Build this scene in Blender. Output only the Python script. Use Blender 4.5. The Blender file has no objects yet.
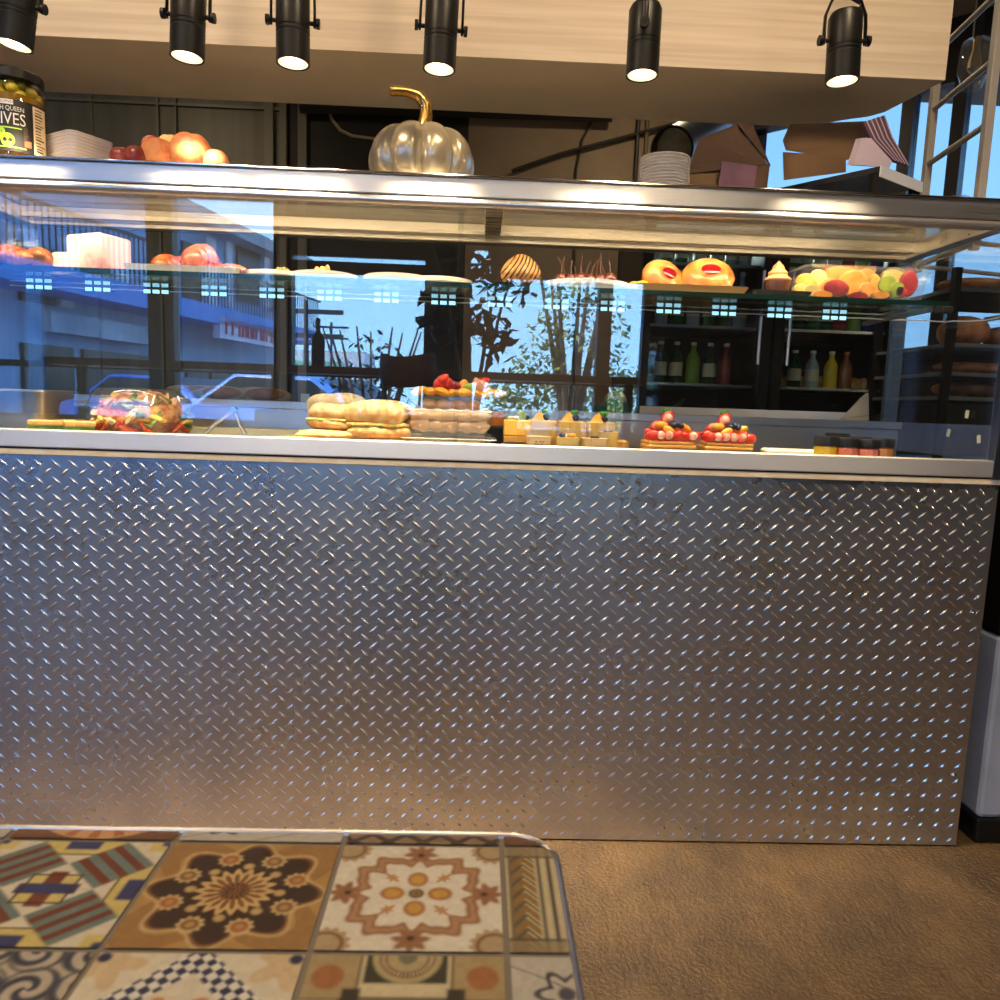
import bpy, bmesh, math, random
import numpy as np
from mathutils import Vector, Matrix, Euler
rnd = random.Random(7)
PI = math.pi
S = bpy.context.scene
COL = S.collection
# ------------------------------------------------------------------ camera
F_PX, PITCH, ROLL, YAW, CAM_H, CAM_D = 745.1, .1269, .0344, .0319, .9846, 1.5892
cy, sy = math.cos(YAW), math.sin(YAW)
FW = Vector((sy*math.cos(PITCH), cy*math.cos(PITCH), -math.sin(PITCH)))
R0 = Vector((cy, -sy, 0)); U0 = R0.cross(FW)
RT = R0*math.cos(ROLL)+U0*math.sin(ROLL); UP = -R0*math.sin(ROLL)+U0*math.cos(ROLL)
EYE = Vector((0, -CAM_D, CAM_H))
def ray(x, y): return FW+RT*((x-500)/F_PX)-UP*((y-500)/F_PX)
def at(x, y, Y):
    d = ray(x, y); return EYE+d*((Y-EYE.y)/d.y)
def atz(x, y, Z):
    d = ray(x, y); return EYE+d*((Z-EYE.z)/d.z)
def mir(x, y, Yw):              # where a thing mirrored by the case's front glass stands
    P = at(x, y, -Yw-.01); P.y = Yw; return P
cd = bpy.data.cameras.new('camera'); cam = bpy.data.objects.new('camera', cd); COL.objects.link(cam)
cd.sensor_fit = 'HORIZONTAL'; cd.sensor_width = 36; cd.lens = 36*F_PX/1000; cd.clip_start = .02; cd.clip_end = 400
cam.matrix_world = Matrix(((RT.x, UP.x, -FW.x, EYE.x), (RT.y, UP.y, -FW.y, EYE.y), (RT.z, UP.z, -FW.z, EYE.z), (0, 0, 0, 1)))
cd.dof.use_dof = True; cd.dof.focus_distance = 1.62; cd.dof.aperture_fstop = 15
S.camera = cam
# ------------------------------------------------------------------ geometry
class G:
    def __init__(s): s.v = []; s.f = []; s.m = []; s.M = Matrix(); s.mi = 0; s.col = []; s.c = None
    def add(s, vs, fs, M=None):
        n = len(s.v); T = s.M @ M if M is not None else s.M
        s.v += [tuple(T @ Vector(p)) for p in vs]
        s.f += [tuple(i+n for i in f) for f in fs]; s.m += [s.mi]*len(fs)
        if s.c is not None: s.col += [s.c]*len(vs)
        return s
    def box(s, a, b, M=None):
        (x0, y0, z0), (x1, y1, z1) = a, b
        return s.add([(x0,y0,z0),(x1,y0,z0),(x1,y1,z0),(x0,y1,z0),(x0,y0,z1),(x1,y0,z1),(x1,y1,z1),(x0,y1,z1)],
                     [(3,2,1,0),(4,5,6,7),(0,1,5,4),(1,2,6,5),(2,3,7,6),(3,0,4,7)], M)
    def cbox(s, c, d, M=None):
        return s.box([c[i]-d[i]/2 for i in range(3)], [c[i]+d[i]/2 for i in range(3)], M)
    def lathe(s, prof, n=32, M=None, fn=None, cap=True):
        vs, fs = [], []
        for r, z in prof:
            for k in range(n):
                a = 2*PI*k/n; q = r*(fn(a, z) if fn else 1); vs.append((q*math.cos(a), q*math.sin(a), z))
        for i in range(len(prof)-1):
            for k in range(n):
                k2 = (k+1) % n; fs.append((i*n+k, i*n+k2, (i+1)*n+k2, (i+1)*n+k))
        if cap:
            if prof[0][0] > 1e-5: fs.append(tuple(range(n-1, -1, -1)))
            if prof[-1][0] > 1e-5: fs.append(tuple((len(prof)-1)*n+k for k in range(n)))
        return s.add(vs, fs, M)
    def cyl(s, p, q, r, n=16, r2=None):
        p, q = Vector(p), Vector(q); d = q-p
        M = Matrix.Translation(p) @ d.to_track_quat('Z', 'Y').to_matrix().to_4x4()
        return s.lathe([(r, 0), (r if r2 is None else r2, d.length)], n, M)
    def tube(s, pts, r, n=8, closed=False, sq=(1, 1)):
        pts = [Vector(p) for p in pts]; m = len(pts); vs, fs = [], []
        rs = r if isinstance(r, (list, tuple)) else [r]*m
        up = None
        for i, p in enumerate(pts):
            t = (pts[(i+1) % m]-pts[i-1]) if closed else (pts[min(i+1, m-1)]-pts[max(i-1, 0)])
            t.normalize()
            if up is None: up = Vector((0, 0, 1)) if abs(t.z) < .9 else Vector((0, 1, 0))
            a = t.cross(up).normalized(); up = a.cross(t).normalized()
            for k in range(n):
                w = 2*PI*k/n; vs.append(p+a*(rs[i]*sq[0]*math.cos(w))+up*(rs[i]*sq[1]*math.sin(w)))
        for i in range(m if closed else m-1):
            j = (i+1) % m
            for k in range(n):
                k2 = (k+1) % n; fs.append((i*n+k, i*n+k2, j*n+k2, j*n+k))
        if not closed: fs += [tuple(range(n-1, -1, -1)), tuple((m-1)*n+k for k in range(n))]
        return s.add(vs, fs)
    def ball(s, c, r, n=16, m=10, fn=None, M=None):
        r = (r, r, r) if isinstance(r, (int, float)) else r
        vs, fs = [], []
        vs.append((0, 0, -1))
        for i in range(1, m):
            ph = -PI/2+PI*i/m
            for k in range(n):
                a = 2*PI*k/n; vs.append((math.cos(ph)*math.cos(a), math.cos(ph)*math.sin(a), math.sin(ph)))
        vs.append((0, 0, 1))
        for k in range(n):
            fs.append((0, 1+(k+1) % n, 1+k)); b = 1+(m-2)*n
            fs.append((b+k, b+(k+1) % n, len(vs)-1))
        for i in range(m-2):
            for k in range(n):
                k2 = (k+1) % n; fs.append((1+i*n+k, 1+i*n+k2, 1+(i+1)*n+k2, 1+(i+1)*n+k))
        out = []
        for v in vs:
            q = fn(*v) if fn else 1
            q = q if isinstance(q, tuple) else (v[0]*q, v[1]*q, v[2]*q)
            out.append((q[0]*r[0], q[1]*r[1], q[2]*r[2]))
        T = Matrix.Translation(c)
        return s.add(out, fs, T @ M if M is not None else T)
    def prism(s, poly, h0, h1, M=None):
        n = len(poly)
        vs = [(x, y, h0) for x, y in poly]+[(x, y, h1) for x, y in poly]
        fs = [tuple(range(n-1, -1, -1)), tuple(range(n, 2*n))]+[(i, (i+1) % n, n+(i+1) % n, n+i) for i in range(n)]
        return s.add(vs, fs, M)
    def quad(s, a, b, c, d): return s.add([a, b, c, d], [(0, 1, 2, 3)])
XZ = Matrix(((1, 0, 0, 0), (0, 0, -1, 0), (0, 1, 0, 0), (0, 0, 0, 1)))   # a polygon (x,y) drawn upright in x,z; its height runs towards -y
def obj(name, g, mats, parent=None, smooth=True, bevel=0, sub=0, loc=None, angle=40):
    me = bpy.data.meshes.new(name); me.from_pydata(g.v, [], g.f); me.validate(); me.update()
    for m in (mats if isinstance(mats, (list, tuple)) else [mats]): me.materials.append(m)
    if any(g.m) and len(g.m) == len(me.polygons): me.polygons.foreach_set('material_index', g.m)
    if g.col:
        ca = me.color_attributes.new('Col', 'FLOAT_COLOR', 'POINT')
        ca.data.foreach_set('color', np.array([tuple(c)+(1,) for c in g.col], dtype=np.float32).ravel())
    bm = bmesh.new(); bm.from_mesh(me); bmesh.ops.recalc_face_normals(bm, faces=bm.faces); bm.to_mesh(me); bm.free()
    if smooth:
        me.polygons.foreach_set('use_smooth', [True]*len(me.polygons)); me.set_sharp_from_angle(angle=math.radians(angle))
    o = bpy.data.objects.new(name, me); COL.objects.link(o)
    if loc is not None: o.location = loc
    if parent is not None: o.parent = parent
    if bevel:
        b = o.modifiers.new('edge', 'BEVEL'); b.width = bevel; b.segments = 2; b.limit_method = 'ANGLE'
    if sub:
        b = o.modifiers.new('sub', 'SUBSURF'); b.levels = sub; b.render_levels = sub
    return o
def tag(o, label=None, cat=None, group=None, kind=None):
    if label: o['label'] = label
    if cat: o['category'] = cat
    if group: o['group'] = group
    if kind: o['kind'] = kind
    return o
def thing(name, label, cat, loc=(0, 0, 0), rz=0, group=None):
    o = bpy.data.objects.new(name, None); COL.objects.link(o); o.empty_display_size = .02
    o.location = loc; o.rotation_euler = (0, 0, rz); return tag(o, label, cat, group)
def struct(name, g, mats, parent=None, **k):
    return tag(obj(name, g, mats, parent, **k), kind='structure')
def kids(o): return [c for c in list(COL.objects) if c.parent == o]
def dup(o, loc, rz=0, label=None, group=None, scale=None, rot=None):
    def cp(a, p):
        c = a.copy(); COL.objects.link(c)
        if p is not None: c.parent = p
        for ch in kids(a): cp(ch, c)
        return c
    c = cp(o, None); c.location = loc; c.rotation_euler = rot if rot else (0, 0, rz)
    if scale: c.scale = scale if isinstance(scale, (tuple, list)) else (scale,)*3
    if label: c['label'] = label
    if group: c['group'] = group
    return c
def glyphs(txt, size):          # flat letter outlines as (verts, faces), centred on x
    cu = bpy.data.curves.new('t', 'FONT'); cu.body = txt; cu.size = size; cu.align_x = 'CENTER'; cu.resolution_u = 3
    o = bpy.data.objects.new('t', cu); COL.objects.link(o)
    dg = bpy.context.evaluated_depsgraph_get(); me = bpy.data.meshes.new_from_object(o.evaluated_get(dg))
    vs = [tuple(v.co) for v in me.vertices]; fs = [tuple(p.vertices) for p in me.polygons]
    bpy.data.objects.remove(o); bpy.data.curves.remove(cu); bpy.data.meshes.remove(me)
    return vs, fs
# ------------------------------------------------------------------ materials
def srgb(r, g, b): return tuple((c/12.92 if c <= .04045 else ((c+.055)/1.055)**2.4) for c in (r/255, g/255, b/255))
def nt(name):
    m = bpy.data.materials.new(name); m.use_nodes = True; t = m.node_tree; t.nodes.clear()
    out = t.nodes.new('ShaderNodeOutputMaterial'); return m, t, out
def N(t, kind, **k):
    n = t.nodes.new(kind)
    for a, b in k.items():
        if a in n.inputs.keys(): n.inputs[a].default_value = b
        else: setattr(n, a, b)
    return n
def pm(name, c, rough=.5, metal=0, c2=None, scale=20, stretch=(1, 1, 1), bump=0, bscale=None, emis=0, ecol=None, coat=0, sss=0, spec=.5, lo=.35, hi=.65, detail=4, rvar=0, trans=0, attr=False, ani=0):
    m, t, out = nt(name); b = N(t, 'ShaderNodeBsdfPrincipled'); L = t.links.new
    b.inputs['Base Color'].default_value = (*c, 1); b.inputs['Roughness'].default_value = rough; b.inputs['Metallic'].default_value = metal
    b.inputs['Coat Weight'].default_value = coat; b.inputs['Coat Roughness'].default_value = .12; b.inputs['Specular IOR Level'].default_value = spec
    b.inputs['Transmission Weight'].default_value = trans
    if ani: b.inputs['Anisotropic'].default_value = ani
    if sss: b.inputs['Subsurface Weight'].default_value = sss; b.inputs['Subsurface Radius'].default_value = (.01, .006, .004); b.inputs['Subsurface Scale'].default_value = .5
    if emis: b.inputs['Emission Color'].default_value = (*(ecol or c), 1); b.inputs['Emission Strength'].default_value = emis
    if attr:
        a = N(t, 'ShaderNodeAttribute', attribute_name='Col'); L(a.outputs['Color'], b.inputs['Base Color'])
    if c2 is not None or bump or rvar:
        tc = N(t, 'ShaderNodeTexCoord'); mp = N(t, 'ShaderNodeMapping'); mp.inputs['Scale'].default_value = stretch
        L(tc.outputs['Object'], mp.inputs['Vector'])
        nz = N(t, 'ShaderNodeTexNoise', Scale=scale, Detail=detail); L(mp.outputs[0], nz.inputs['Vector'])
        if c2 is not None:
            cr = N(t, 'ShaderNodeValToRGB'); cr.color_ramp.elements[0].position = lo; cr.color_ramp.elements[1].position = hi
            cr.color_ramp.elements[0].color = (*c, 1); cr.color_ramp.elements[1].color = (*c2, 1)
            L(nz.outputs[0], cr.inputs[0]); L(cr.outputs[0], b.inputs['Base Color'])
        if rvar:
            mr = N(t, 'ShaderNodeMapRange'); mr.inputs['To Min'].default_value = max(0, rough-rvar); mr.inputs['To Max'].default_value = rough+rvar
            mr.inputs['From Min'].default_value = .3; mr.inputs['From Max'].default_value = .7
            L(nz.outputs[0], mr.inputs[0]); L(mr.outputs[0], b.inputs['Roughness'])
        if bump:
            nb = nz
            if bscale: nb = N(t, 'ShaderNodeTexNoise', Scale=bscale, Detail=3); L(mp.outputs[0], nb.inputs['Vector'])
            bp = N(t, 'ShaderNodeBump', Strength=bump, Distance=.002); L(nb.outputs[0], bp.inputs['Height']); L(bp.outputs[0], b.inputs['Normal'])
    L(b.outputs[0], out.inputs['Surface']); return m
def clear(name, tint=(1, 1, 1), f0=.045, rough=0.0, milk=0, milkc=(.8, .8, .8)):   # thin clear sheet: what is not mirrored passes straight through
    m, t, out = nt(name); L = t.links.new
    lw = N(t, 'ShaderNodeLayerWeight', Blend=.5)
    p = N(t, 'ShaderNodeMath', operation='POWER'); p.inputs[1].default_value = 5; L(lw.outputs['Facing'], p.inputs[0])
    q = N(t, 'ShaderNodeMath', operation='MULTIPLY_ADD'); q.inputs[1].default_value = 1-f0; q.inputs[2].default_value = f0; L(p.outputs[0], q.inputs[0])
    tr = N(t, 'ShaderNodeBsdfTransparent', Color=(*tint, 1)); gl = N(t, 'ShaderNodeBsdfGlossy', Roughness=rough)
    gl.inputs['Color'].default_value = (1, 1, 1, 1)
    base = tr
    if milk:
        df = N(t, 'ShaderNodeBsdfDiffuse', Color=(*milkc, 1)); mm = N(t, 'ShaderNodeMixShader', Fac=milk); L(tr.outputs[0], mm.inputs[1]); L(df.outputs[0], mm.inputs[2]); base = mm
    mx = N(t, 'ShaderNodeMixShader'); L(q.outputs[0], mx.inputs[0]); L(base.outputs[0], mx.inputs[1]); L(gl.outputs[0], mx.inputs[2]); L(mx.outputs[0], out.inputs['Surface'])
    return m
steel = pm('brushed_steel', (.70, .67, .62), .34, .92, scale=60, stretch=(.02, 1, 1), bump=.12, rvar=.08)
steel_v = pm('satin_steel', (.55, .55, .55), .34, 1, scale=30, bump=.05, rvar=.06)
chrome = pm('chrome', (.8, .79, .77), .12, 1)
roofsteel = pm('roof_steel', (.58, .50, .37), .28, .65, scale=50, stretch=(.02, 1, 1), bump=.1, rvar=.06)
black = pm('black_metal', (.007, .007, .007), .4, spec=.3)
blackp = pm('black_plastic', (.012, .012, .013), .3)
dark = pm('dark_paint', (.02, .02, .022), .6)
glass = clear('pane_glass', (.97, .985, .98), .095)
shopglass = clear('window_glass', (.97, .98, .98), .03)
plastic = clear('clear_plastic', (.96, .96, .95), .06, .05, .06)
plastic_h = clear('hazy_plastic', (.97, .95, .92), .06, .1, .22, (.86, .76, .64))
plastic_r = clear('ribbed_clear_plastic', (.9, .9, .92), .10, .12, .35, (.75, .75, .78))
white_card = pm('white_card', srgb(238, 236, 228), .6)
cream_plate = pm('cream_stoneware', srgb(235, 222, 196), .3, spec=.5)
white_plate = pm('white_stoneware', srgb(240, 238, 232), .25)
bread = pm('bread_crust', srgb(206, 150, 84), .75, c2=srgb(232, 198, 140), scale=60, bump=.5, sss=.1)
breadp = pm('pale_bread', srgb(222, 186, 132), .8, c2=srgb(240, 222, 190), scale=45, bump=.5, sss=.1)
crumb = pm('bread_crumb', srgb(245, 215, 140), .8, c2=srgb(228, 180, 96), scale=90, bump=.6)
crois = pm('croissant_crust', srgb(150, 72, 18), .42, c2=srgb(226, 140, 52), scale=35, stretch=(1, 1, 1), bump=.25, coat=.25)
croisr = pm('red_brown_croissant', srgb(165, 66, 28), .35, c2=srgb(225, 118, 60), scale=30, bump=.2, coat=.4)
straw = pm('strawberry_red', srgb(200, 28, 20), .3, c2=srgb(235, 70, 50), scale=60, bump=.2, coat=.3)
strawin = pm('strawberry_flesh', srgb(240, 120, 95), .35, c2=srgb(250, 205, 185), scale=40)
blueb = pm('blueberry_skin', srgb(28, 28, 52), .45, c2=srgb(52, 56, 92), scale=40)
mango = pm('mango_flesh', srgb(245, 160, 40), .35, c2=srgb(250, 190, 70), scale=30, coat=.3)
mint = pm('mint_leaf', srgb(50, 130, 45), .5, c2=srgb(90, 170, 60), scale=60)
custard = pm('custard', srgb(250, 200, 90), .45, c2=srgb(246, 186, 70), scale=20, sss=.15)
EXPOSURE = 0.22
# ------------------------------------------------------------------ world, sun
w = bpy.data.worlds.new('sky'); S.world = w; w.use_nodes = True; t = w.node_tree; t.nodes.clear()
wo = t.nodes.new('ShaderNodeOutputWorld'); bg = N(t, 'ShaderNodeBackground', Strength=7.2); tc = N(t, 'ShaderNodeTexCoord')
sx = N(t, 'ShaderNodeSeparateXYZ'); cr = N(t, 'ShaderNodeValToRGB'); t.links.new(tc.outputs['Generated'], sx.inputs[0]); t.links.new(sx.outputs['Z'], cr.inputs[0])
e = cr.color_ramp.elements; e[0].position = 0; e[0].color = (.30, .58, .95, 1); e[1].position = .55; e[1].color = (.13, .36, .82, 1)
t.links.new(cr.outputs[0], bg.inputs[0]); t.links.new(bg.outputs[0], wo.inputs[0])
sd = bpy.data.lights.new('sun', 'SUN'); sd.energy = 22; sd.angle = .01; sd.color = (1, .93, .82)
so = bpy.data.objects.new('sun', sd); COL.objects.link(so); so.rotation_euler = Vector((-1, .25, 1.0)).to_track_quat('Z', 'Y').to_euler()
def area(name, loc, size, power, color, rot=(0, 0, 0)):
    l = bpy.data.lights.new(name, 'AREA'); l.shape = 'DISK'; l.size = size; l.energy = power; l.color = color
    o = bpy.data.objects.new(name, l); COL.objects.link(o); o.location = loc; o.rotation_euler = rot; return o
# ------------------------------------------------------------------ room shell
m_floor, t, out = nt('troweled_concrete'); L = t.links.new
b = N(t, 'ShaderNodeBsdfPrincipled', Roughness=.45); tc = N(t, 'ShaderNodeTexCoord')
n1 = N(t, 'ShaderNodeTexNoise', Scale=4.2, Detail=12, Roughness=.72); L(tc.outputs['Object'], n1.inputs['Vector'])
cr = N(t, 'ShaderNodeValToRGB'); e = cr.color_ramp.elements; e[0].position = .3; e[0].color = (*srgb(52, 39, 23), 1); e[1].position = .7; e[1].color = (*srgb(108, 85, 54), 1); L(n1.outputs[0], cr.inputs[0])
mp1 = N(t, 'ShaderNodeMapping'); mp1.inputs['Scale'].default_value = (44, 12, 1); mp1.inputs['Rotation'].default_value = (0, 0, .12)
mp2 = N(t, 'ShaderNodeMapping'); mp2.inputs['Scale'].default_value = (40, 13, 1); mp2.inputs['Rotation'].default_value = (0, 0, -1.05)
L(tc.outputs['Object'], mp1.inputs[0]); L(tc.outputs['Object'], mp2.inputs[0])
s1 = N(t, 'ShaderNodeTexNoise', Scale=1, Detail=3); s2 = N(t, 'ShaderNodeTexNoise', Scale=1, Detail=3); L(mp1.outputs[0], s1.inputs['Vector']); L(mp2.outputs[0], s2.inputs['Vector'])
zone = N(t, 'ShaderNodeTexNoise', Scale=2.6, Detail=1.5); L(tc.outputs['Object'], zone.inputs['Vector'])
zr = N(t, 'ShaderNodeValToRGB'); zr.color_ramp.elements[0].position = .44; zr.color_ramp.elements[1].position = .54; L(zone.outputs[0], zr.inputs[0])
mxs = N(t, 'ShaderNodeMix', data_type='FLOAT'); L(zr.outputs[0], mxs.inputs[0]); L(s1.outputs[0], mxs.inputs[2]); L(s2.outputs[0], mxs.inputs[3])
gr = N(t, 'ShaderNodeTexNoise', Scale=120, Detail=3); L(tc.outputs['Object'], gr.inputs['Vector'])
ad = N(t, 'ShaderNodeMath', operation='MULTIPLY_ADD'); ad.inputs[1].default_value = 1.1; L(gr.outputs[0], ad.inputs[0]); L(mxs.outputs[0], ad.inputs[2])
bp = N(t, 'ShaderNodeBump', Strength=.9, Distance=.008); L(ad.outputs[0], bp.inputs['Height']); L(bp.outputs[0], b.inputs['Normal'])
gv = N(t, 'ShaderNodeMix', data_type='RGBA', blend_type='OVERLAY'); gv.inputs[0].default_value = .30; L(cr.outputs[0], gv.inputs[6]); L(mxs.outputs[0], gv.inputs[7]); sp_ = N(t, 'ShaderNodeMix', data_type='RGBA', blend_type='OVERLAY'); sp_.inputs[0].default_value = .55; L(gv.outputs[2], sp_.inputs[6]); L(gr.outputs[0], sp_.inputs[7]); L(sp_.outputs[2], b.inputs['Base Color'])
L(b.outputs[0], out.inputs[0])
g = G(); g.box((-5.2, -4.6, -.06), (4.2, 3.4, 0)); struct('floor', g, m_floor, smooth=False)
g = G(); g.box((-5.2, -4.6, 3.0), (4.2, 3.4, 3.1)); struct('ceiling', g, pm('ceiling_paint', (.25, .22, .19), .8), smooth=False)
m_panel = pm('grey_green_panel', srgb(92, 94, 82), .45, c2=srgb(108, 108, 94), scale=14, stretch=(1, 1, .08))
m_blackwall = pm('charcoal_wall', (.012, .012, .013), .55)
m_beige = pm('beige_wall', srgb(140, 125, 105), .8, c2=srgb(128, 112, 94), scale=4)
YB = 3.2
xa, xb, xc = at(287, 150, YB).x, at(468, 150, YB).x, 1.52
g = G(); g.box((-5.2, YB, 0), (xa, YB+.1, 3)); g.mi = 1; g.box((xa, YB, 0), (xb, YB+.1, 3)); g.mi = 2; g.box((xb, YB, 0), (xc+.2, YB+.1, 3))
struct('wall_back', g, [m_panel, m_blackwall, m_beige], smooth=False)
g = G()
for px, wd in ((270, .05), (284, .04), (303, .05), (160, .012), (178, .006), (95, .006)):
    x = at(px, 150, YB).x; g.box((x-wd/2, YB-.03, 0), (x+wd/2, YB, 3))
z = at(130, 103, YB).z; g.box((-5.2, YB-.02, z-.008), (xa, YB, z+.008))
struct('trim_1', g, pm('grey_metal_trim', srgb(120, 118, 105), .4), smooth=False)
g = G(); g.box((-5.2, -4.6, 0), (-5.1, 3.3, 3)); struct('wall_left', g, dark, smooth=False)
g = G(); g.box((3.7, -4.6, 0), (3.8, 1.05, 3)); struct('wall_right', g, dark, smooth=False)
# oblique window wall behind the case's end
WA, WB = Vector((1.55, 3.2, 0)), Vector((3.72, .95, 0)); wd = (WB-WA).normalized(); wl = (WB-WA).length
MW = Matrix.Translation(WA) @ Matrix.Rotation(math.atan2(wd.y, wd.x), 4, 'Z')
m_frame = pm('dark_window_frame', (.015, .016, .02), .4)
g = G(); g.M = MW; g.box((0, 0, 0), (wl, .1, 1.30)); g.box((0, 0, 2.74), (wl, .1, 3)); struct('wall_side', g, m_blackwall, smooth=False)
g = G(); g.M = MW
for u in (0, .93, 1.17, 2.1, wl-.05): g.box((u, -.02, 1.3), (u+.06, .08, 2.74))
for z in (1.3, 2.68): g.box((0, -.02, z), (wl, .08, z+.06))
fr = struct('window_1', g, m_frame, smooth=False)
film = clear('dimming_pane', (.42, .43, .43), .04)  # grey tint added to the panes to dim the sky behind
for a, c in ((.06, .93), (.99, 1.17), (1.23, 2.1), (2.16, wl-.05)):
    g = G(); g.M = MW; g.box((a, .02, 1.36), (c, .03, 2.68)); obj('pane', g, film, fr, smooth=False)
# storefront behind the camera (seen mirrored in the case glass)
YF = -4.5
m_store = pm('storefront_paint', (.012, .011, .01), .5)
g = G()
g.box((-5.2, YF-.1, 2.75), (3.8, YF, 3)); g.box((1.30, YF-.1, 0), (3.8, YF, 2.75)); g.box((-5.2, YF-.1, 0), (-.46, YF-.06, .78)); g.box((-.1, YF-.1, 0), (1.3, YF-.06, .78)); g.box((-.46, YF-.1, 0), (-.10, YF, 2.75))
g.box((-1.52, YF-.06, 2.10), (-.46, YF, 2.75)); g.box((-1.52, YF-.06, 1.97), (-.46, YF, 2.06)); g.box((.06, YF-.06, 1.99), (1.3, YF, 2.75)); g.box((-.1, YF-.06, 2.2), (.06, YF, 2.75))
struct('wall_front', g, m_store, smooth=False)
g = G()
for a, c in ((-5.1, -5.0), (-2.62, -2.42), (-1.64, -1.5), (.93, 1.04)): g.box((a, YF-.09, 0), (c, YF+.03, 2.75))
for z in (.74, 1.16): g.box((-5.1, YF-.08, z), (1.3, YF-.01, z+.05))
f2 = struct('window_2', g, m_store, smooth=False)
for a, c in ((-5, -2.62), (-2.42, -1.64), (-1.5, -.46), (-.1, .93), (1.04, 1.3)):
    g = G(); g.box((a, YF-.05, .79), (c, YF-.044, 2.75 if a < -1.6 else 2.1)); obj('pane', g, shopglass, f2, smooth=False)
# ------------------------------------------------------------------ outside, behind the camera
g = G(); g.box((-90, -140, -.3), (90, 90, -.14)); struct('street', g, pm('asphalt', srgb(95, 95, 98), .8, c2=srgb(120, 118, 115), scale=3), smooth=False)
def dpt(x): return 1/(.07-.000111*x)-CAM_D
A_, B_ = mir(-90, 400, -dpt(-90)), mir(291, 400, -dpt(291)); A_.z = B_.z = 0
fd = (B_-A_); FL = fd.length; MF = Matrix.Translation(A_) @ Matrix.Rotation(math.atan2(fd.y, fd.x), 4, 'Z')
nrm = Vector((-fd.y, fd.x, 0)); sgn = 1 if nrm.dot(Vector((0, 0, 0))-A_) > 0 else -1     # local +y or -y faces the shop
def fu(px, py):
    P = mir(px, py, -dpt(px)); return (P-A_).dot(fd)/FL, P.z
def fbox(g, x0, x1, y0, y1, d0, d1):
    u0, z1 = fu(x0, y0); u1, z0 = fu(x1, y1); u1 = fu(x1, y1)[0]; z1 = fu(x0, y0)[1]; z0 = fu(x0, y1)[1]
    g.box((u0, min(sgn*d0, sgn*d1), z0), (u1, max(sgn*d0, sgn*d1), z1))
bl = thing('apartment_building', 'blue two storey building across the street, mirrored in the case glass', 'building', A_, math.atan2(fd.y, fd.x))
m_bw = pm('blue_render', srgb(150, 178, 210), .8); m_bb = pm('blue_band', srgb(84, 142, 215), .7); m_bd = pm('dark_opening', (.01, .01, .012), .3)
m_bwh = pm('white_shutter', srgb(225, 230, 235), .6); m_rail = pm('dark_rail', (.02, .02, .03), .5)
zr_ = fu(275, 262)[1]
g = G(); g.box((0, min(0, -sgn*9), 0), (FL, max(0, -sgn*9), zr_)); obj('wall', g, m_bw, bl, smooth=False)
g = G(); g.box((-.2, min(0, sgn*.7), zr_), (FL+.2, max(0, sgn*.7), zr_+.35)); obj('roof_edge', g, pm('roof_metal', srgb(150, 155, 160), .6), bl, smooth=False)
zb0, zb1 = fu(180, 323)[1], fu(180, 306)[1]
g = G(); g.box((0, min(0, sgn*1.1), zb0), (FL, max(0, sgn*1.1), zb1)); obj('balcony_slab', g, m_bb, bl, smooth=False)
g = G()
for i in range(int(FL/.16)): g.box((i*.16, sgn*1.05-.012, zb1), (i*.16+.025, sgn*1.05+.012, zb1+1.0))
g.box((0, sgn*1.05-.03, zb1+1.0), (FL, sgn*1.05+.03, zb1+1.06)); obj('railing', g, m_rail, bl, smooth=False)
for x0, x1 in ((60, 72), (112, 128), (205, 214), (225, 230), (262, 267), (272, 276)):
    g = G(); fbox(g, x0, x1, 236, 306, .02, .1); obj('shutter', g, m_bwh, bl, smooth=False)
for x0, x1 in ((20, 55), (82, 108), (182, 200), (236, 258)):
    g = G(); fbox(g, x0, x1, 240, 300, .02, .08); obj('window', g, m_bd, bl, smooth=False)
for x0, x1 in ((80, 150), (184, 205), (208, 240), (258, 282), (20, 70)):
    g = G(); u0 = fu(x0, 390)[0]; u1 = fu(x1, 390)[0]; g.box((u0, min(.02*sgn, .1*sgn), 0), (u1, max(.02*sgn, .1*sgn), zb0-.95)); obj('shopfront', g, m_bd, bl, smooth=False)
g = G(); u0, z1 = fu(181, 315); u1 = fu(246, 330)[0]; z0 = fu(181, 337)[1]
g.box((u0, min(sgn*.9, sgn*1.1), z0), (u1, max(sgn*.9, sgn*1.1), z1)); sg = obj('shop_sign', g, pm('sign_face', srgb(214, 200, 222), .5), bl, smooth=False)
g = G(); u = u0+.25
while u < u1-.4:
    wv = rnd.uniform(.15, .3); k = rnd.random(); zz0, zz1 = z0+(z1-z0)*.22, z0+(z1-z0)*.78
    for a, c in (((u, zz0), (u+wv*.25, zz1)), ((u, zz1-.07) if k < .6 else (u, zz0), (u+wv, zz1) if k < .6 else (u+wv, zz0+.07)), ((u+wv*.75, zz0), (u+wv, zz1)))[: 2 if k < .3 else 3]:
        g.box((a[0], min(sgn*1.1, sgn*1.14), a[1]), (c[0], max(sgn*1.1, sgn*1.14), c[1]))
    u += wv+.13
obj('lettering', g, pm('sign_red', srgb(190, 40, 60), .5), sg, smooth=False)
g = G(); fbox(g, 30, 150, 310, 331, .3, .5); obj('awning_panel', g, pm('pale_awning', srgb(190, 200, 210), .5, c2=srgb(120, 140, 160), scale=1.2), bl, smooth=False)
fp = mir(320, 345, -38)
fb = thing('shop_building', 'low white building with a green sign band, mirrored far off in the case glass', 'building', (fp.x, fp.y, -.14))
g = G(); g.box((-2.0, -4, 0), (2.3, 0, 3.6)); obj('wall', g, pm('white_render', srgb(225, 228, 230), .8), fb, smooth=False)
g = G(); g.box((-1.9, 0, 2.2), (1.2, .1, 3.05)); obj('sign_band', g, pm('green_sign', srgb(130, 190, 160), .6), fb, smooth=False)
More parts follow.
